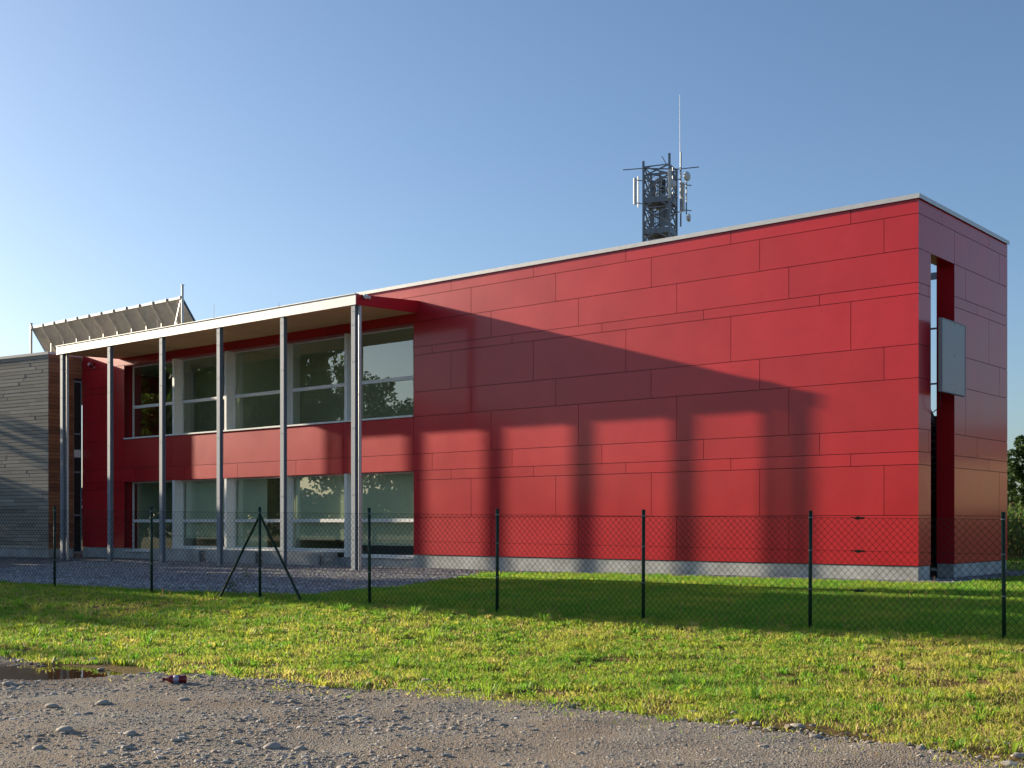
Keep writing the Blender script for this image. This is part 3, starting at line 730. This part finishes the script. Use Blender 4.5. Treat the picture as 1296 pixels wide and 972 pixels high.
# ------------------------------------------------------------------ chain-link fences
FH = 1.45
def fence(name, label, p0, p1, n, t0, t1, zfun, HH, braces=(), tension=(), cell=.060, wr=.0025, group=None, at_t=None):
    p0 = Vector((*p0, 0)); p1 = Vector((*p1, 0)); u = (p1 - p0).normalized(); Ln = (p1 - p0).length; sp = Ln / n
    e = empty(name, (p0.x, p0.y, 0), 0); tag(e, label, 'fence')
    nrm = Vector((-u.y, u.x, 0))
    def at(t, h):
        w = p0 + u*t; z = float(zfun(w.x, w.y)); return Vector((w.x - p0.x, w.y - p0.y, z + h))
    i0 = math.ceil(t0/sp - 1e-4); i1 = math.floor(t1/sp + 1e-4)
    for i in range(i0, i1+1):
        ti = at_t.get(i, i*sp) if at_t else i*sp
        b = at(ti, 0); t = b + Vector((0,0,HH+.05)); lean = Vector((random.uniform(-.012,.012), random.uniform(-.012,.012), 0))
        mb = MB(); mb.tube(b - Vector((0,0,.3)), t + lean, .024, n=10); mb.lathe(t + lean, (0,0,1), [(0,.026),(.012,.026),(.02,.012)], 10)
        po = mb.build('post', M['post'], e, True)
        for hh_ in (HH-.02, HH*.70, HH*.36):
            c_ = b + (t + lean - b)*(hh_/(HH+.05)); mb = MB(); mb.tube(c_ - Vector((0,0,.006)), c_ + Vector((0,0,.006)), .029, n=8); mb.bar(c_ - nrm*.03, c_ - nrm*.05 + Vector((0,0,random.uniform(-.01,.01))), .006); mb.build('wire_tie', M['galv_dark'], po)
        if (i*sp) and i in braces:
            for s_ in (-1, 1):
                mb = MB(); mb.tube(at(ti + s_*.97, -.15), at(ti, HH-.06) , .020, n=8); mb.build_each('brace', M['post'], po)
    hs = [HH-.02, HH*.70, HH*.36]
    for h in hs:
        mb = MB(); t = t0
        while t < t1:
            t2 = min(t + sp/4, t1); sag = 0
            mb.tube(at(t, h), at(t2, h), .0022, n=4); t = t2
        mb.build('tension_wire', M['pvc'], e)
        for tt in tension:
            c = at(tt, h); mb = MB(); mb.tube(c - u*.06, c + u*.06, .012, n=8); mb.tube(c - nrm*.02 - u*.02, c + nrm*.03 - u*.02, .022, n=10); mb.bar(c-u*.11+Vector((0,0,.01)), c-u*.06, .012)
            mb.build('wire_tensioner', M['post'], e)
    # woven mesh as thin wires: one mesh
    Vv = []; Ff = []; lo, hi = .03, HH-.02; hh = hi - lo; asp = .92
    segs = []
    t = t0 - hh*asp
    while t < t1:
        for (ta, ha, tb, hb) in ((t, lo, t+hh*asp, hi), (t+hh*asp, lo, t, hi)):
            # clip to the run
            def cl(ta, ha, tb, hb):
                if ta > tb: tb_, hb_, ta_, ha_ = ta, ha, tb, hb
                else: ta_, ha_, tb_, hb_ = ta, ha, tb, hb
                if tb_ <= t0 or ta_ >= t1: return None
                if ta_ < t0: f = (t0-ta_)/(tb_-ta_); ha_ += (hb_-ha_)*f; ta_ = t0
                if tb_ > t1: f = (t1-ta_)/(tb_-ta_); hb_ = ha_+(hb_-ha_)*f; tb_ = t1
                return ta_, ha_, tb_, hb_
            c = cl(ta, ha, tb, hb)
            if c: segs.append(c)
        t += cell*1.42
    sg_ = np.array(segs)
    def pts(tt, hh_):
        X = p0.x + u.x*tt; Y = p0.y + u.y*tt; return np.stack([X-p0.x, Y-p0.y, zfun(X, Y) + hh_], 1)
    a = pts(sg_[:,0], sg_[:,1]); b = pts(sg_[:,2], sg_[:,3])
    off = np.array([[nrm.x*wr, nrm.y*wr, 0], [0,0,wr*1.3], [-nrm.x*wr, -nrm.y*wr, 0], [0,0,-wr*1.3]])
    V_ = np.concatenate([a[:,None,:]+off[None], b[:,None,:]+off[None]], 1).reshape(-1,3)
    base = (np.arange(len(a))*8)[:,None,None]; q = np.array([[0,1,5,4],[1,2,6,5],[2,3,7,6],[3,0,4,7]])[None]
    raw_mesh('wire_mesh', V_, (base+q).reshape(-1,4), M['pvc'], e)
    return e
FA = (-8.43, 22.5); FB = (5.81, 14.4)
def fz(X, Y):
    t = (X-P0[0])*E[0] + (Y-P0[1])*E[1]; return .15 - .186*np.clip(t, -6, 22)/16.38
def t_of(px):
    k = (px - 648)/F; return (k*FA[1] - FA[0])/((FB[0]-FA[0])/16.383 - k*(FB[1]-FA[1])/16.383)
POSTS = {i: t_of(p) for i, p in enumerate((69,192,329,468,629,814,1025,1271))}
fence('chain_link_fence', 'dark green chain link fence with thin posts crossing in front of the red building', FA, FB, 7, -7.0, 21.2, fz, FH, braces=(2,), tension=(t_of(1088),), at_t=POSTS)
fence('chain_link_fence', 'distant green chain link fence at the edge of the corn field on the right', (14, 40.0), (30, 43.2), 7, 0, 30, lambda X, Y: ground_z(X, Y), 1.3, cell=.09)

# ------------------------------------------------------------------ trees
def leaves(name, cen, rad, n, size, mat, parent, clumps=60, seed=0, low=.0, thin=1.0):
    r = np.random.default_rng(seed)
    d = r.normal(0, 1, (clumps, 3)); d /= np.linalg.norm(d, axis=1)[:,None]
    rr = r.uniform(.25, 1.0, clumps)**.6
    cc = np.array(cen) + d*rr[:,None]*np.array(rad)
    k = r.integers(0, clumps, n); sc = r.uniform(.12, .26, clumps)
    ld = r.normal(0, 1, (n,3)); ld /= np.linalg.norm(ld, axis=1)[:,None]
    P = cc[k] + ld*(r.uniform(.2,1,n)**.5)[:,None]*(sc[k][:,None]*np.array(rad)*thin)
    P = P[P[:,2] > low]; n = len(P)
    a = r.normal(0,1,(n,3)); a /= np.linalg.norm(a,axis=1)[:,None]
    b = np.cross(a, r.normal(0,1,(n,3))); b /= np.linalg.norm(b,axis=1)[:,None]
    s = (size*r.uniform(.6,1.3,n))[:,None]
    V = np.stack([P - a*s, P + b*s*.5, P + a*s, P - b*s*.5], 1).reshape(-1,3)
    return raw_mesh(name, V, np.arange(n*4).reshape(-1,4), mat, parent)
def tree_proto(H, R_, mat, seed, n=16000, size=.14, low=.12, clumps=70):
    e = empty('tree', (0,0,0)); rr = random.Random(seed)
    mb = MB(); p = Vector((0,0,-.3)); r0 = H*.018
    pts_ = [p]
    for i in range(1, 6): pts_.append(Vector((rr.uniform(-.12,.12)*i*.6, rr.uniform(-.12,.12)*i*.6, H*.13*i)))
    for i in range(5): mb.tube(pts_[i], pts_[i+1], r0*(1-.16*i), r0*(1-.16*(i+1)), n=9)
    tr = mb.build('trunk', M['bark'], e, True)
    mb = MB()
    for i in range(9):
        b = pts_[2 + i % 3].copy(); an = i*2.4; d = Vector((math.cos(an), math.sin(an), .7)).normalized()
        q = b + d*R_*.7; mb.tube(b, q, r0*.45, r0*.15, n=6)
        for s_ in (-1,1): mb.tube(b + d*R_*.35, q + Vector((s_*.25*R_*math.sin(an), -s_*.25*R_*math.cos(an), .3)), r0*.2, r0*.07, n=5)
    mb.build('limb', M['bark'], tr, True)
    zc = H*(low + 1)/2; rz = H*(1-low)/2
    leaves('crown', (0,0,zc), (R_, R_, rz*.86), n, size, mat, e, clumps, seed, low=H*.04)
    return e
protos = [tree_proto(12.0, 3.6, M['leaf'], 1, 17000, .17, .05), tree_proto(12.0, 3.2, M['leaf_dark'], 2, 17000, .17, .03), tree_proto(12.0, 4.0, M['leaf'], 3, 12000, .15, .18, 55)]
used = [False]*3
def place_tree(X, Y, pk, H, rz, label, group, name='broadleaf_tree', wide=1.0):
    o = protos[pk] if not used[pk] else copy_tree(protos[pk])
    used[pk] = True; o.name = name
    s_ = H/12.0; o.scale = (s_*wide, s_*wide, s_); o.location = (X, Y, float(ground_z(X, Y))); o.rotation_euler = (0,0,rz)
    tag(o, label, 'tree', group); return o
# the row off to the left: it shades the yard and shows in the windows
row = [(-50,-1.5,10.0,0,1.2),(-49,-6.2,9.8,1,1.2),(-51,-10.6,10.0,0,1.2),(-50,-14.2,10.2,1,1.15),(-51,-17.6,20.0,0,.64),(-49,-21.6,20.5,1,.66),
       (-50,-26.2,12.8,2,.9),(-51,-30.4,12.4,2,1.0),(-49.5,-34.6,10.6,1,1.2),(-51,-38.8,10.6,2,1.2),(-50,-43,11.0,0,1.1),
       (-70,-24.2,18.4,0,.7),(-68,-26.6,18.3,1,.68),(-71,-28.6,18.8,0,.64),(-68.5,-30.6,18.8,1,.62),(-70.5,-32.4,19.5,0,.57),(-68,-34.0,19.2,1,.52),(-70,-35.7,19.6,0,.42)]
for k, (x, y, H, pk, wd) in enumerate(row):
    X, Y, _ = L(x, y)
    place_tree(X, Y, pk, H, k*1.3, 'leafy green tree in the row beyond the left edge, reflected in the windows', 'trees in the row reflected in the windows', wide=wd)
# background trees at the right edge and behind the slot
bgl = [(27.0, 62, 6.3, 1, 'dark bushy tree just right of the red end wall behind the corn'), (31.5, 60, 7.2, 0, 'broad green tree beyond the corn off the right edge'),
       (22.5, 70, 6.8, 1, 'tree glimpsed through the slot in the red end wall')]
for k, (X, Y, H, pk, lb) in enumerate(bgl): place_tree(X, Y, pk, H, k*2.1, lb, None, wide=1.25)
for k in range(12):
    X = 40 + k*5.5; Y = 64 - k*1.2 + random.uniform(-2,2)
    place_tree(X, Y, k % 3, 4.0 + (k*7 % 5)*.3, k*1.7, 'bushy tree in the line beyond the corn, mirrored in the red end wall', 'trees beyond the corn field', wide=1.35)
X, Y, _ = L(-52, 14); place_tree(-29.2, 66.5, 0, 11.0, .4, 'tree whose leaves just peep in at the left edge above the timber block', None, wide=1.05)

# unseen ochre building added off the right edge to warm the end wall's reflection
fb = empty('unseen_ochre_building', (46.0, 50.0, 0), math.atan2(-26, 18))
tag(fb, 'long low ochre plastered unseen building added beyond the right edge to warm the reflection in the red end wall', 'building')
M['ochre'] = simple('ochre_plaster', (.80,.54,.31), .9, var=.12, scale=1.2); M['tile'] = simple('clay_tiles', (.30,.13,.08), .8, var=.2, scale=5)
mb = MB(); mb.box(-13, 22, 0, 9, -.3, 5.2); mb.build('wall', M['ochre'], fb)
mb = MB(); mb.add([(-13.6,-.6,5.1),(22.6,-.6,5.1),(22.6,4.5,7.0),(-13.6,4.5,7.0),(22.6,9.6,5.1),(-13.6,9.6,5.1)], [(0,1,2,3),(3,2,4,5),(0,3,5),(1,4,2),(0,5,4,1)]); mb.build('roof', M['tile'], fb)
for x in (-10,-4,2,8,14,20):
    mb = MB(); mb.box(x-.6, x+.6, -.04, .0, 2.4, 3.6); w_ = mb.build('window', M['dark_glass'], fb); mb = MB(); mb.box(x-.7, x+.7, -.08, -.0, 2.3, 2.4); mb.build('sill', M['concrete'], w_)
# clipped hedge under the row of trees
def hedge():
    r = np.random.default_rng(9); n = 60000
    P = np.stack([r.uniform(-49.2,-47.2,n), r.uniform(-60,8,n), r.uniform(.05,1,n)**.6*3.3],1)
    P[:,2] *= 1 + .06*np.sin(P[:,1]*1.7) + .05*np.sin(P[:,1]*.6)
    a = r.normal(0,1,(n,3)); a /= np.linalg.norm(a,axis=1)[:,None]; b = np.cross(a, r.normal(0,1,(n,3))); b /= np.linalg.norm(b,axis=1)[:,None]; s = .14
    V = np.stack([P-a*s, P+b*s*.5, P+a*s, P-b*s*.5],1).reshape(-1,3)
    X = CX + ca*V[:,0] - sa*V[:,1]; Y = CY + sa*V[:,0] + ca*V[:,1]
    o = raw_mesh('hedge', np.stack([X, Y, V[:,2]],1), np.arange(n*4).reshape(-1,4), M['leaf_dark']); tag(o, 'long chest high green hedge beneath the tree row that the lower windows reflect', 'hedge')
hedge()
# corn field at the right
def corn():
    r = np.random.default_rng(5); P = []
    for row_ in range(22):
        y0 = 45.5 + row_*.75
        xs = np.arange(12, 95, .22 if row_ < 4 else .5); xs = xs + r.uniform(-.06,.06,len(xs))
        for x in xs: P.append((x, y0 + (x-20)*.12 + r.uniform(-.06,.06)))
    P = np.array(P); n = len(P); nl = 9
    px = np.repeat(P, nl, 0); h = np.repeat(r.uniform(1.7,2.2,n), nl); k = np.tile(np.arange(nl), n)
    an = r.uniform(0, 2*PI, n*nl); z0 = .15 + (h-.3)*k/nl; ln = r.uniform(.35,.7,n*nl)
    dx, dy = np.cos(an), np.sin(an); w = .045
    gz = ground_z(px[:,0], px[:,1])
    A_ = np.stack([px[:,0]-dy*w*.4, px[:,1]+dx*w*.4, gz+z0],1); B_ = np.stack([px[:,0]+dy*w*.4, px[:,1]-dx*w*.4, gz+z0],1)
    C_ = np.stack([px[:,0]+dx*ln*.5+dy*w, px[:,1]+dy*ln*.5-dx*w, gz+z0+.35],1); D_ = np.stack([px[:,0]+dx*ln*.5-dy*w, px[:,1]+dy*ln*.5+dx*w, gz+z0+.35],1)
    E_ = np.stack([px[:,0]+dx*ln, px[:,1]+dy*ln, gz+z0+.12],1)
    m = n*nl; V = np.concatenate([A_,B_,C_,D_,E_]); i = np.arange(m)
    T3 = np.concatenate([np.stack([i, i+m, i+2*m],1), np.stack([i, i+2*m, i+3*m],1), np.stack([i+3*m, i+2*m, i+4*m],1)])
    # stalks
    s0 = np.stack([P[:,0]-.014, P[:,1], ground_z(P[:,0],P[:,1])],1); s1 = s0 + [.028,0,0]; s2 = s0 + [.014,.02,0]; tp = s0 + np.stack([np.full(n,.014), np.zeros(n), h.reshape(n,nl)[:,0]+.25],1)
    o = len(V); V = np.concatenate([V, s0, s1, s2, tp]); j = np.arange(n)
    T3 = np.concatenate([T3, np.stack([o+j,o+n+j,o+3*n+j],1), np.stack([o+n+j,o+2*n+j,o+3*n+j],1), np.stack([o+2*n+j,o+j,o+3*n+j],1)])
    ob = raw_mesh('corn_field', V, T3, M['corn']); tag(ob, 'field of tall green corn beyond the lawn at the right edge', 'corn', kind='stuff')
corn()

# ------------------------------------------------------------------ grass
def on_grass(X, Y):
    xl, yl = W2L(X, Y)
    bld = (xl < 1.0) & (yl > -1.15) & (yl < 8)
    return (track_d(X, Y) < .0) & ~in_yard(X, Y) & ~bld & (pud(X, Y) < -.12)
def make_grass():
    r = np.random.default_rng(11); Xs = []; Ys = []
    for (y0, y1, dens, m) in ((5.5, 9.5, 3000, .7), (9.5, 14, 2500, .8), (14, 19, 1500, .8), (19, 25, 900, 1.0), (25, 34, 450, 1.5), (34, 48, 60, 3.0)):
        w0 = .43*y1 + m; area = (y1-y0)*2*w0; n = int(area*dens)
        X = r.uniform(-w0, w0, n); Y = r.uniform(y0, y1, n); ok = np.abs(X) < .43*Y + m; Xs.append(X[ok]); Ys.append(Y[ok])
    X = np.concatenate(Xs); Y = np.concatenate(Ys)
    # stray blades over the edges of the gravel
    ed = track_d(X, Y); stray = (ed > 0) & (ed < .7) & (r.random(len(X)) < .03 + .75*np.clip(wob(X,Y,3.0,5,6)-.4, 0, 1)*np.clip(1-ed/.55,0,1)) & (pud(X, Y) < -.12)
    keep = on_grass(X, Y)
    # bare and worn patches
    worn = np.clip(wob(X, Y, 1.6, 0, 10)*.35 + wob(X, Y, 6.5, 10, 10)*.4, -1, 1.3)
    edge = np.clip(1 - (-ed)/1.3, 0, 1)
    s = (X-P0[0])*NM[0] + (Y-P0[1])*NM[1]
    front = s > .15; sf = sstep(-1.2, .6, s)
    rightdry = sstep(-1, 5, X)
    dens = np.where(front, .95 - .30*np.clip(worn + .15 + .5*edge + .2*rightdry, 0, 1) - .40*edge*(worn > 0), 1.0)
    spots = wob(X*.8, Y*1.5, 5.2, 7, 12)*.6 + wob(X, Y*1.4, 13, 1, 12)*.5 + .45*edge + .22*rightdry
    dens = np.where(front, dens*(1 - .92*sstep(.62, 1.05, spots)), dens)
    keep &= r.random(len(X)) < dens
    keep |= stray
    X, Y, worn, edge, s, front, rightdry = [q[keep] for q in (X, Y, worn, edge, s, front, rightdry)]
    n = len(X); D = np.hypot(X, Y)
    sf = sstep(-1.2, .6, s); h = r.uniform(.030,.060,n)*(1-sf) + r.uniform(.012,.040,n)*sf
    tuft = np.clip(wob(X, Y, 8, 3, 9), 0, 2) + .8*np.clip(wob(X, Y, 19, 12, 9), 0, 2); h = h*(1 + .45*tuft)
    fe = np.exp(-(s/.22)**2); h = h*(1 + .5*fe*(r.random(n) < .3))
    tall = r.random(n) < .0015 + .02*fe*(wob(X, Y, 2.2, 3, 9) > .5); h = np.where(tall, h*2.8, h)
    w = .0022 + .00022*D
    an = r.uniform(0, 2*PI, n); ln = r.uniform(.1,1.0,n)*h; ln = np.where(front, ln*2.0, ln*.8)
    la = r.uniform(0, 2*PI, n)
    z = ground_z(X, Y) + .004
    cx, sx = np.cos(an)*w, np.sin(an)*w; lx, ly = np.cos(la)*ln, np.sin(la)*ln
    V = np.stack([np.stack([X-cx,Y-sx,z-.01],1), np.stack([X+cx,Y+sx,z-.01],1),
                  np.stack([X+lx*.35+cx*.8,Y+ly*.35+sx*.8,z+h*.6],1), np.stack([X+lx*.35-cx*.8,Y+ly*.35-sx*.8,z+h*.6],1),
                  np.stack([X+lx,Y+ly,z+h],1)],1).reshape(-1,3)
    b = np.arange(n)[:,None]*5
    T3 = np.concatenate([b+np.array([[0,1,2]]), b+np.array([[0,2,3]]), b+np.array([[3,2,4]])])
    tone = r.normal(.26,.13,n) + .10*wob(X, Y, 3.3, 6, 12) + np.where(front, .16*np.clip(worn+.5*edge,-.3,1.4) + .10*rightdry + .06, -.06)
    dry = r.random(n) < np.where(front, .09 + .17*np.clip(worn+edge,0,1.5)+.12*rightdry, .015); tone = np.where(dry, r.uniform(.65,1,n), tone)
    tone = np.clip(np.where(tall, .9, tone), 0, 1)
    # broader-leaved weeds and coarse tufts
    nc = 2600; CXs = r.uniform(-9, 9, nc); CYs = r.uniform(7, 21, nc); okc = on_grass(CXs, CYs) & (((CXs-P0[0])*NM[0] + (CYs-P0[1])*NM[1]) > -.3); CXs, CYs = CXs[okc], CYs[okc]
    ctone = np.where(r.random(len(CXs)) < .7, r.uniform(.12,.36,len(CXs)), r.uniform(.4,.75,len(CXs))); crad = r.uniform(.03,.12,len(CXs)); chh = r.uniform(.035,.085,len(CXs)); chh = np.where(r.random(len(CXs)) < .05, chh*2.2, chh)
    nb = 26; X = np.repeat(CXs, nb); Y = np.repeat(CYs, nb); m = len(X); an = r.uniform(0, 2*PI, m); rd = np.repeat(crad, nb)*r.uniform(0,1,m)
    X = X + np.cos(an)*rd; Y = Y + np.sin(an)*rd; h = np.repeat(chh, nb)*r.uniform(.5,1.1,m); w = .0042 + .0002*np.hypot(X, Y); pa = an + PI/2; ln = h*r.uniform(.4,1.1,m)
    cx, sx = np.cos(pa)*w, np.sin(pa)*w; lx, ly = np.cos(an)*ln, np.sin(an)*ln; z = ground_z(X, Y) + .004
    V2 = np.stack([np.stack([X-cx*.5,Y-sx*.5,z-.01],1), np.stack([X+cx*.5,Y+sx*.5,z-.01],1), np.stack([X+lx*.45+cx,Y+ly*.45+sx,z+h*.7],1), np.stack([X+lx*.45-cx,Y+ly*.45-sx,z+h*.7],1), np.stack([X+lx,Y+ly,z+h*.95],1)],1).reshape(-1,3)
    b2 = len(V) + np.arange(m)[:,None]*5
    T3 = np.concatenate([T3, b2+np.array([[0,1,2]]), b2+np.array([[0,2,3]]), b2+np.array([[3,2,4]])]); V = np.concatenate([V, V2])
    tone = np.concatenate([tone, np.clip(np.repeat(ctone, nb) + r.normal(0,.05,m), 0, 1)])
    # leave soil clods out of it
    front_o = raw_mesh('grass', V, T3, M['grass'], attr={'tone': np.repeat(tone, 5)})
    tag(front_o, 'patchy green and straw coloured grass on the verge and the lawn behind the fence', 'grass', kind='stuff')
make_grass()

# ------------------------------------------------------------------ stones
def ico(sub):
    bm = bmesh.new(); bmesh.ops.create_icosphere(bm, subdivisions=sub, radius=1.0)
    V = np.array([v.co[:] for v in bm.verts]); T3 = np.array([[v.index for v in f.verts] for f in bm.faces]); bm.free(); return V, T3
I1, T1 = ico(1); I2, T2 = ico(2)
def scatter(name, X, Y, size, mat, label, cat, base=(I1, T1), flat=(.35,.65), sink=.34, seed=1, smooth=False, dz=.012):
    r = np.random.default_rng(seed); n = len(X); Vb, Tb = base; m = len(Vb)
    var = np.stack([Vb*(1 + .22*r.normal(0,1,(m,1)).clip(-1.4,1.4)) for _ in range(12)])
    vi = r.integers(0, 12, n); sc = np.stack([r.uniform(.8,1.5,n), r.uniform(.7,1.1,n), r.uniform(*flat,n)],1)*size[:,None]
    V = var[vi]*sc[:,None,:]; an = r.uniform(0,2*PI,n); c, s = np.cos(an)[:,None], np.sin(an)[:,None]
    x = V[:,:,0]*c - V[:,:,1]*s; y = V[:,:,0]*s + V[:,:,1]*c
    z = ground_z(X, Y) + dz
    P = np.stack([x + X[:,None], y + Y[:,None], V[:,:,2] + (z + sc[:,2]*(1-2*sink)*.6)[:,None]], 2).reshape(-1,3)
    Tt = (np.arange(n)[:,None,None]*m + Tb[None]).reshape(-1,3)
    o = raw_mesh(name, P, Tt, mat, smooth=smooth); return tag(o, label, cat, kind='stuff')
r = np.random.default_rng(21)
def sample_track(n, y0, y1):
    X = r.uniform(-.46*y1-.4, .46*y1+.4, n); Y = r.uniform(y0, y1, n)
    ok = (track_d(X, Y) > -.12) & (np.abs(X) < .45*Y+.6) & (pud(X, Y) < .02); return X[ok], Y[ok]
X, Y = sample_track(130000, 6.2, 13.6); sz = r.lognormal(math.log(.0062), .38, len(X)).clip(.003,.018)
scatter('track_grit', X, Y, sz, M['pebble'], 'fine grey gravel of the track in the foreground', 'gravel', dz=.010, seed=2)
# cobbly bands on the left
X, Y = sample_track(42000, 6.2, 13.6)
band = np.clip(.55*wob(X*1.0, Y*2.2, 1.6, 2, 9) + sstep(1.5, -2.8, X)*1.0 - .45 + .35*sstep(9.5,8.3,Y)*0, 0, 1)
near_edge = np.exp(-(track_d(X, Y)/.15)**2)*.35
ok = r.random(len(X)) < np.clip(band*.95 + near_edge + .02, 0, 1); X, Y = X[ok], Y[ok]
sz = r.lognormal(math.log(.0115), .45, len(X)).clip(.006,.038)
scatter('track_cobbles', X, Y, sz, M['pebble'], 'grey and beige pebbles lying in bands on the left of the track', 'pebbles', base=(I2,T2), flat=(.25,.5), seed=3, smooth=False)
X = r.uniform(-6.5, 6.5, 16000); Y = r.uniform(6.5, 14.5, 16000); ed = track_d(X, Y); ok = (ed < .05) & (ed > -1.1) & (r.random(16000) < np.exp(ed/.35)*.8) & (pud(X, Y) < -.05); X, Y = X[ok], Y[ok]
scatter('verge_stones', X, Y, r.lognormal(math.log(.012), .45, len(X)).clip(.006,.04), M['pebble'], 'small stones and crumbs strewn along the ragged grass edge of the track', 'stones', flat=(.35,.6), seed=6)
# yard gravel stones
n = 70000; X = r.uniform(-16, 12, n); Y = r.uniform(20, 46, n); ok = in_yard(X, Y); xl, yl = W2L(X, Y); ok &= (np.abs(X) < .44*Y+1) & ((yl < -.02) | (xl > .03)); X, Y = X[ok], Y[ok]
scatter('yard_gravel_stones', X, Y, r.uniform(.014,.032,len(X)), M['yard_stone'], 'clean grey gravel spread around the foot of the building', 'gravel', seed=4)
# individual larger stones
rock_spots = [(27,842,.075,'flat grey stone poking out of the puddle'),(10,866,.085,'pale rounded stone at the very left, below the puddle'),(70,843,.07,'long brownish stone on the far bank of the puddle'),
 (128,847,.06,'beige stone at the right tip of the puddle'),(232,886,.07,'pale blunt stone just below the red bottle'),(131,891,.10,'flat light slab of stone in the middle of the left cobbles'),
 (65,895,.09,'long flat pale stone below the puddle'),(82,925,.10,'broad grey stone among cobbles near the left edge'),(165,930,.09,'dark wedge shaped stone in the lower left gravel'),
 (252,857,.07,'brown stone at the grass edge right of the red bottle'),(346,946,.10,'dome shaped grey stone in the lower middle gravel'),(380,949,.075,'grey stone just right of the dome shaped one'),
 (540,862,.075,'bluish white stone lying in the grass edge'),(579,878,.075,'round white stone where grass meets track'),(545,880,.05,'small pinkish stone left of the round white one'),
 (511,923,.065,'pale angular stone alone on the smooth track'),(502,901,.05,'white pebble with a dark clod beside it'),(456,900,.055,'light flat stone in the middle of the track'),
 (892,850,.06,'pale stone half sunk in the grass verge'),(1010,921,.085,'ochre stone at the grass edge on the right'),(1032,933,.075,'brown flat stone on the track beside the right grass edge'),
 (876,902,.07,'flat grey stone at the verge right of centre'),(402,860,.065,'brownish stone on the grass edge left of centre'),(930,913,.065,'whitish stone at the verge below the sunlit grass'),
 (48,948,.07,'dark mossy stone in the lower left corner'),(300,940,.06,'slate grey stone left of the dome shaped one'),(430,917,.06,'oval grey pebble in the brown part of the track'),(1290,958,.07,'pale stone in the bottom right corner')]
for k, (px, py, s_, lb) in enumerate(rock_spots):
    kx = (px-648)/F; Yg = 10.0
    for _ in range(30): Yg = F*(HC - float(ground_z(kx*Yg, Yg)))/(py + 2 - YH)
    rr = np.random.default_rng(100+k); V = I2*(1 + .20*np.sin(I2@rr.normal(0,2.2,3) + rr.uniform(0,6))[:,None] + .13*np.sin(I2@rr.normal(0,4,3) + rr.uniform(0,6))[:,None] + .035*rr.normal(0,1,(len(I2),1)))
    V = V*np.array([1.25, .85, rr.uniform(.42,.62)])*s_*.48
    o = raw_mesh('stone', V, T2, M['stone_big'], smooth=True); o.location = (kx*Yg, Yg, float(ground_z(kx*Yg, Yg)) + .012 + s_*.08); o.rotation_euler = (0,0,rr.uniform(-.6,.6))
    tag(o, lb, 'stone', 'loose stones on the track and verge')

# crushed red drinks bottle on the gravel
kx = (222-648)/F; Yg = 11.2
for _ in range(30): Yg = F*(HC - float(ground_z(kx*Yg, Yg)))/(866 - YH)
bt = empty('plastic_bottle', (kx*Yg, Yg, float(ground_z(kx*Yg, Yg)) + .045), math.radians(4))
tag(bt, 'small crumpled dark red plastic bottle lying on the gravel by the puddle', 'bottle')
mb = MB(); mb.lathe((.10,0,0), (-1,0,0), [(0,.020),(.004,.034),(.03,.036),(.045,.031),(.06,.036),(.10,.036),(.115,.032),(.13,.036),(.155,.028),(.175,.014),(.195,.012)], 18)
o = mb.build('bottle_body', M['red_plastic'], bt, True)
mb = MB(); mb.lathe((.035,0,0), (-1,0,0), [(0,.0372),(.05,.0372)], 18); mb.build('label', simple('bottle_label', (.30,.28,.36), .4, var=.5, scale=30), bt, True)
mb = MB(); mb.lathe((-.095,0,0), (-1,0,0), [(0,.015),(.018,.015)], 14); mb.build('cap', M['red_plastic'], bt)

# clumps of weeds in the yard by the braced post
def weed(px, py, h, lb, seed):
    kx = (px-648)/F; Yg = 22.0
    for _ in range(30): Yg = F*(HC - float(ground_z(kx*Yg, Yg)))/(py - YH)
    r = np.random.default_rng(seed); n = 160
    P = r.normal(0,1,(n,3))*np.array([.12,.12,0]); P[:,2] = r.uniform(0,h,n); P[:,:2] *= (1-.6*P[:,2:]/h)
    a = r.normal(0,1,(n,3)); a /= np.linalg.norm(a,axis=1)[:,None]; b = np.cross(a, [0,0,1.0]); s = .028
    V = np.stack([P-a*s, P+b*s*.5, P+a*s, P-b*s*.5],1).reshape(-1,3)
    o = raw_mesh('weed', V, np.arange(n*4).reshape(-1,4), M['leaf']); o.location = (kx*Yg, Yg, float(ground_z(kx*Yg, Yg))); tag(o, lb, 'plant', 'weeds in the yard gravel')
weed(312, 738, .42, 'thin green weed growing from the gravel left of the braced fence post', 1)
weed(294, 752, .22, 'low green weed at the foot of the left fence brace', 2)
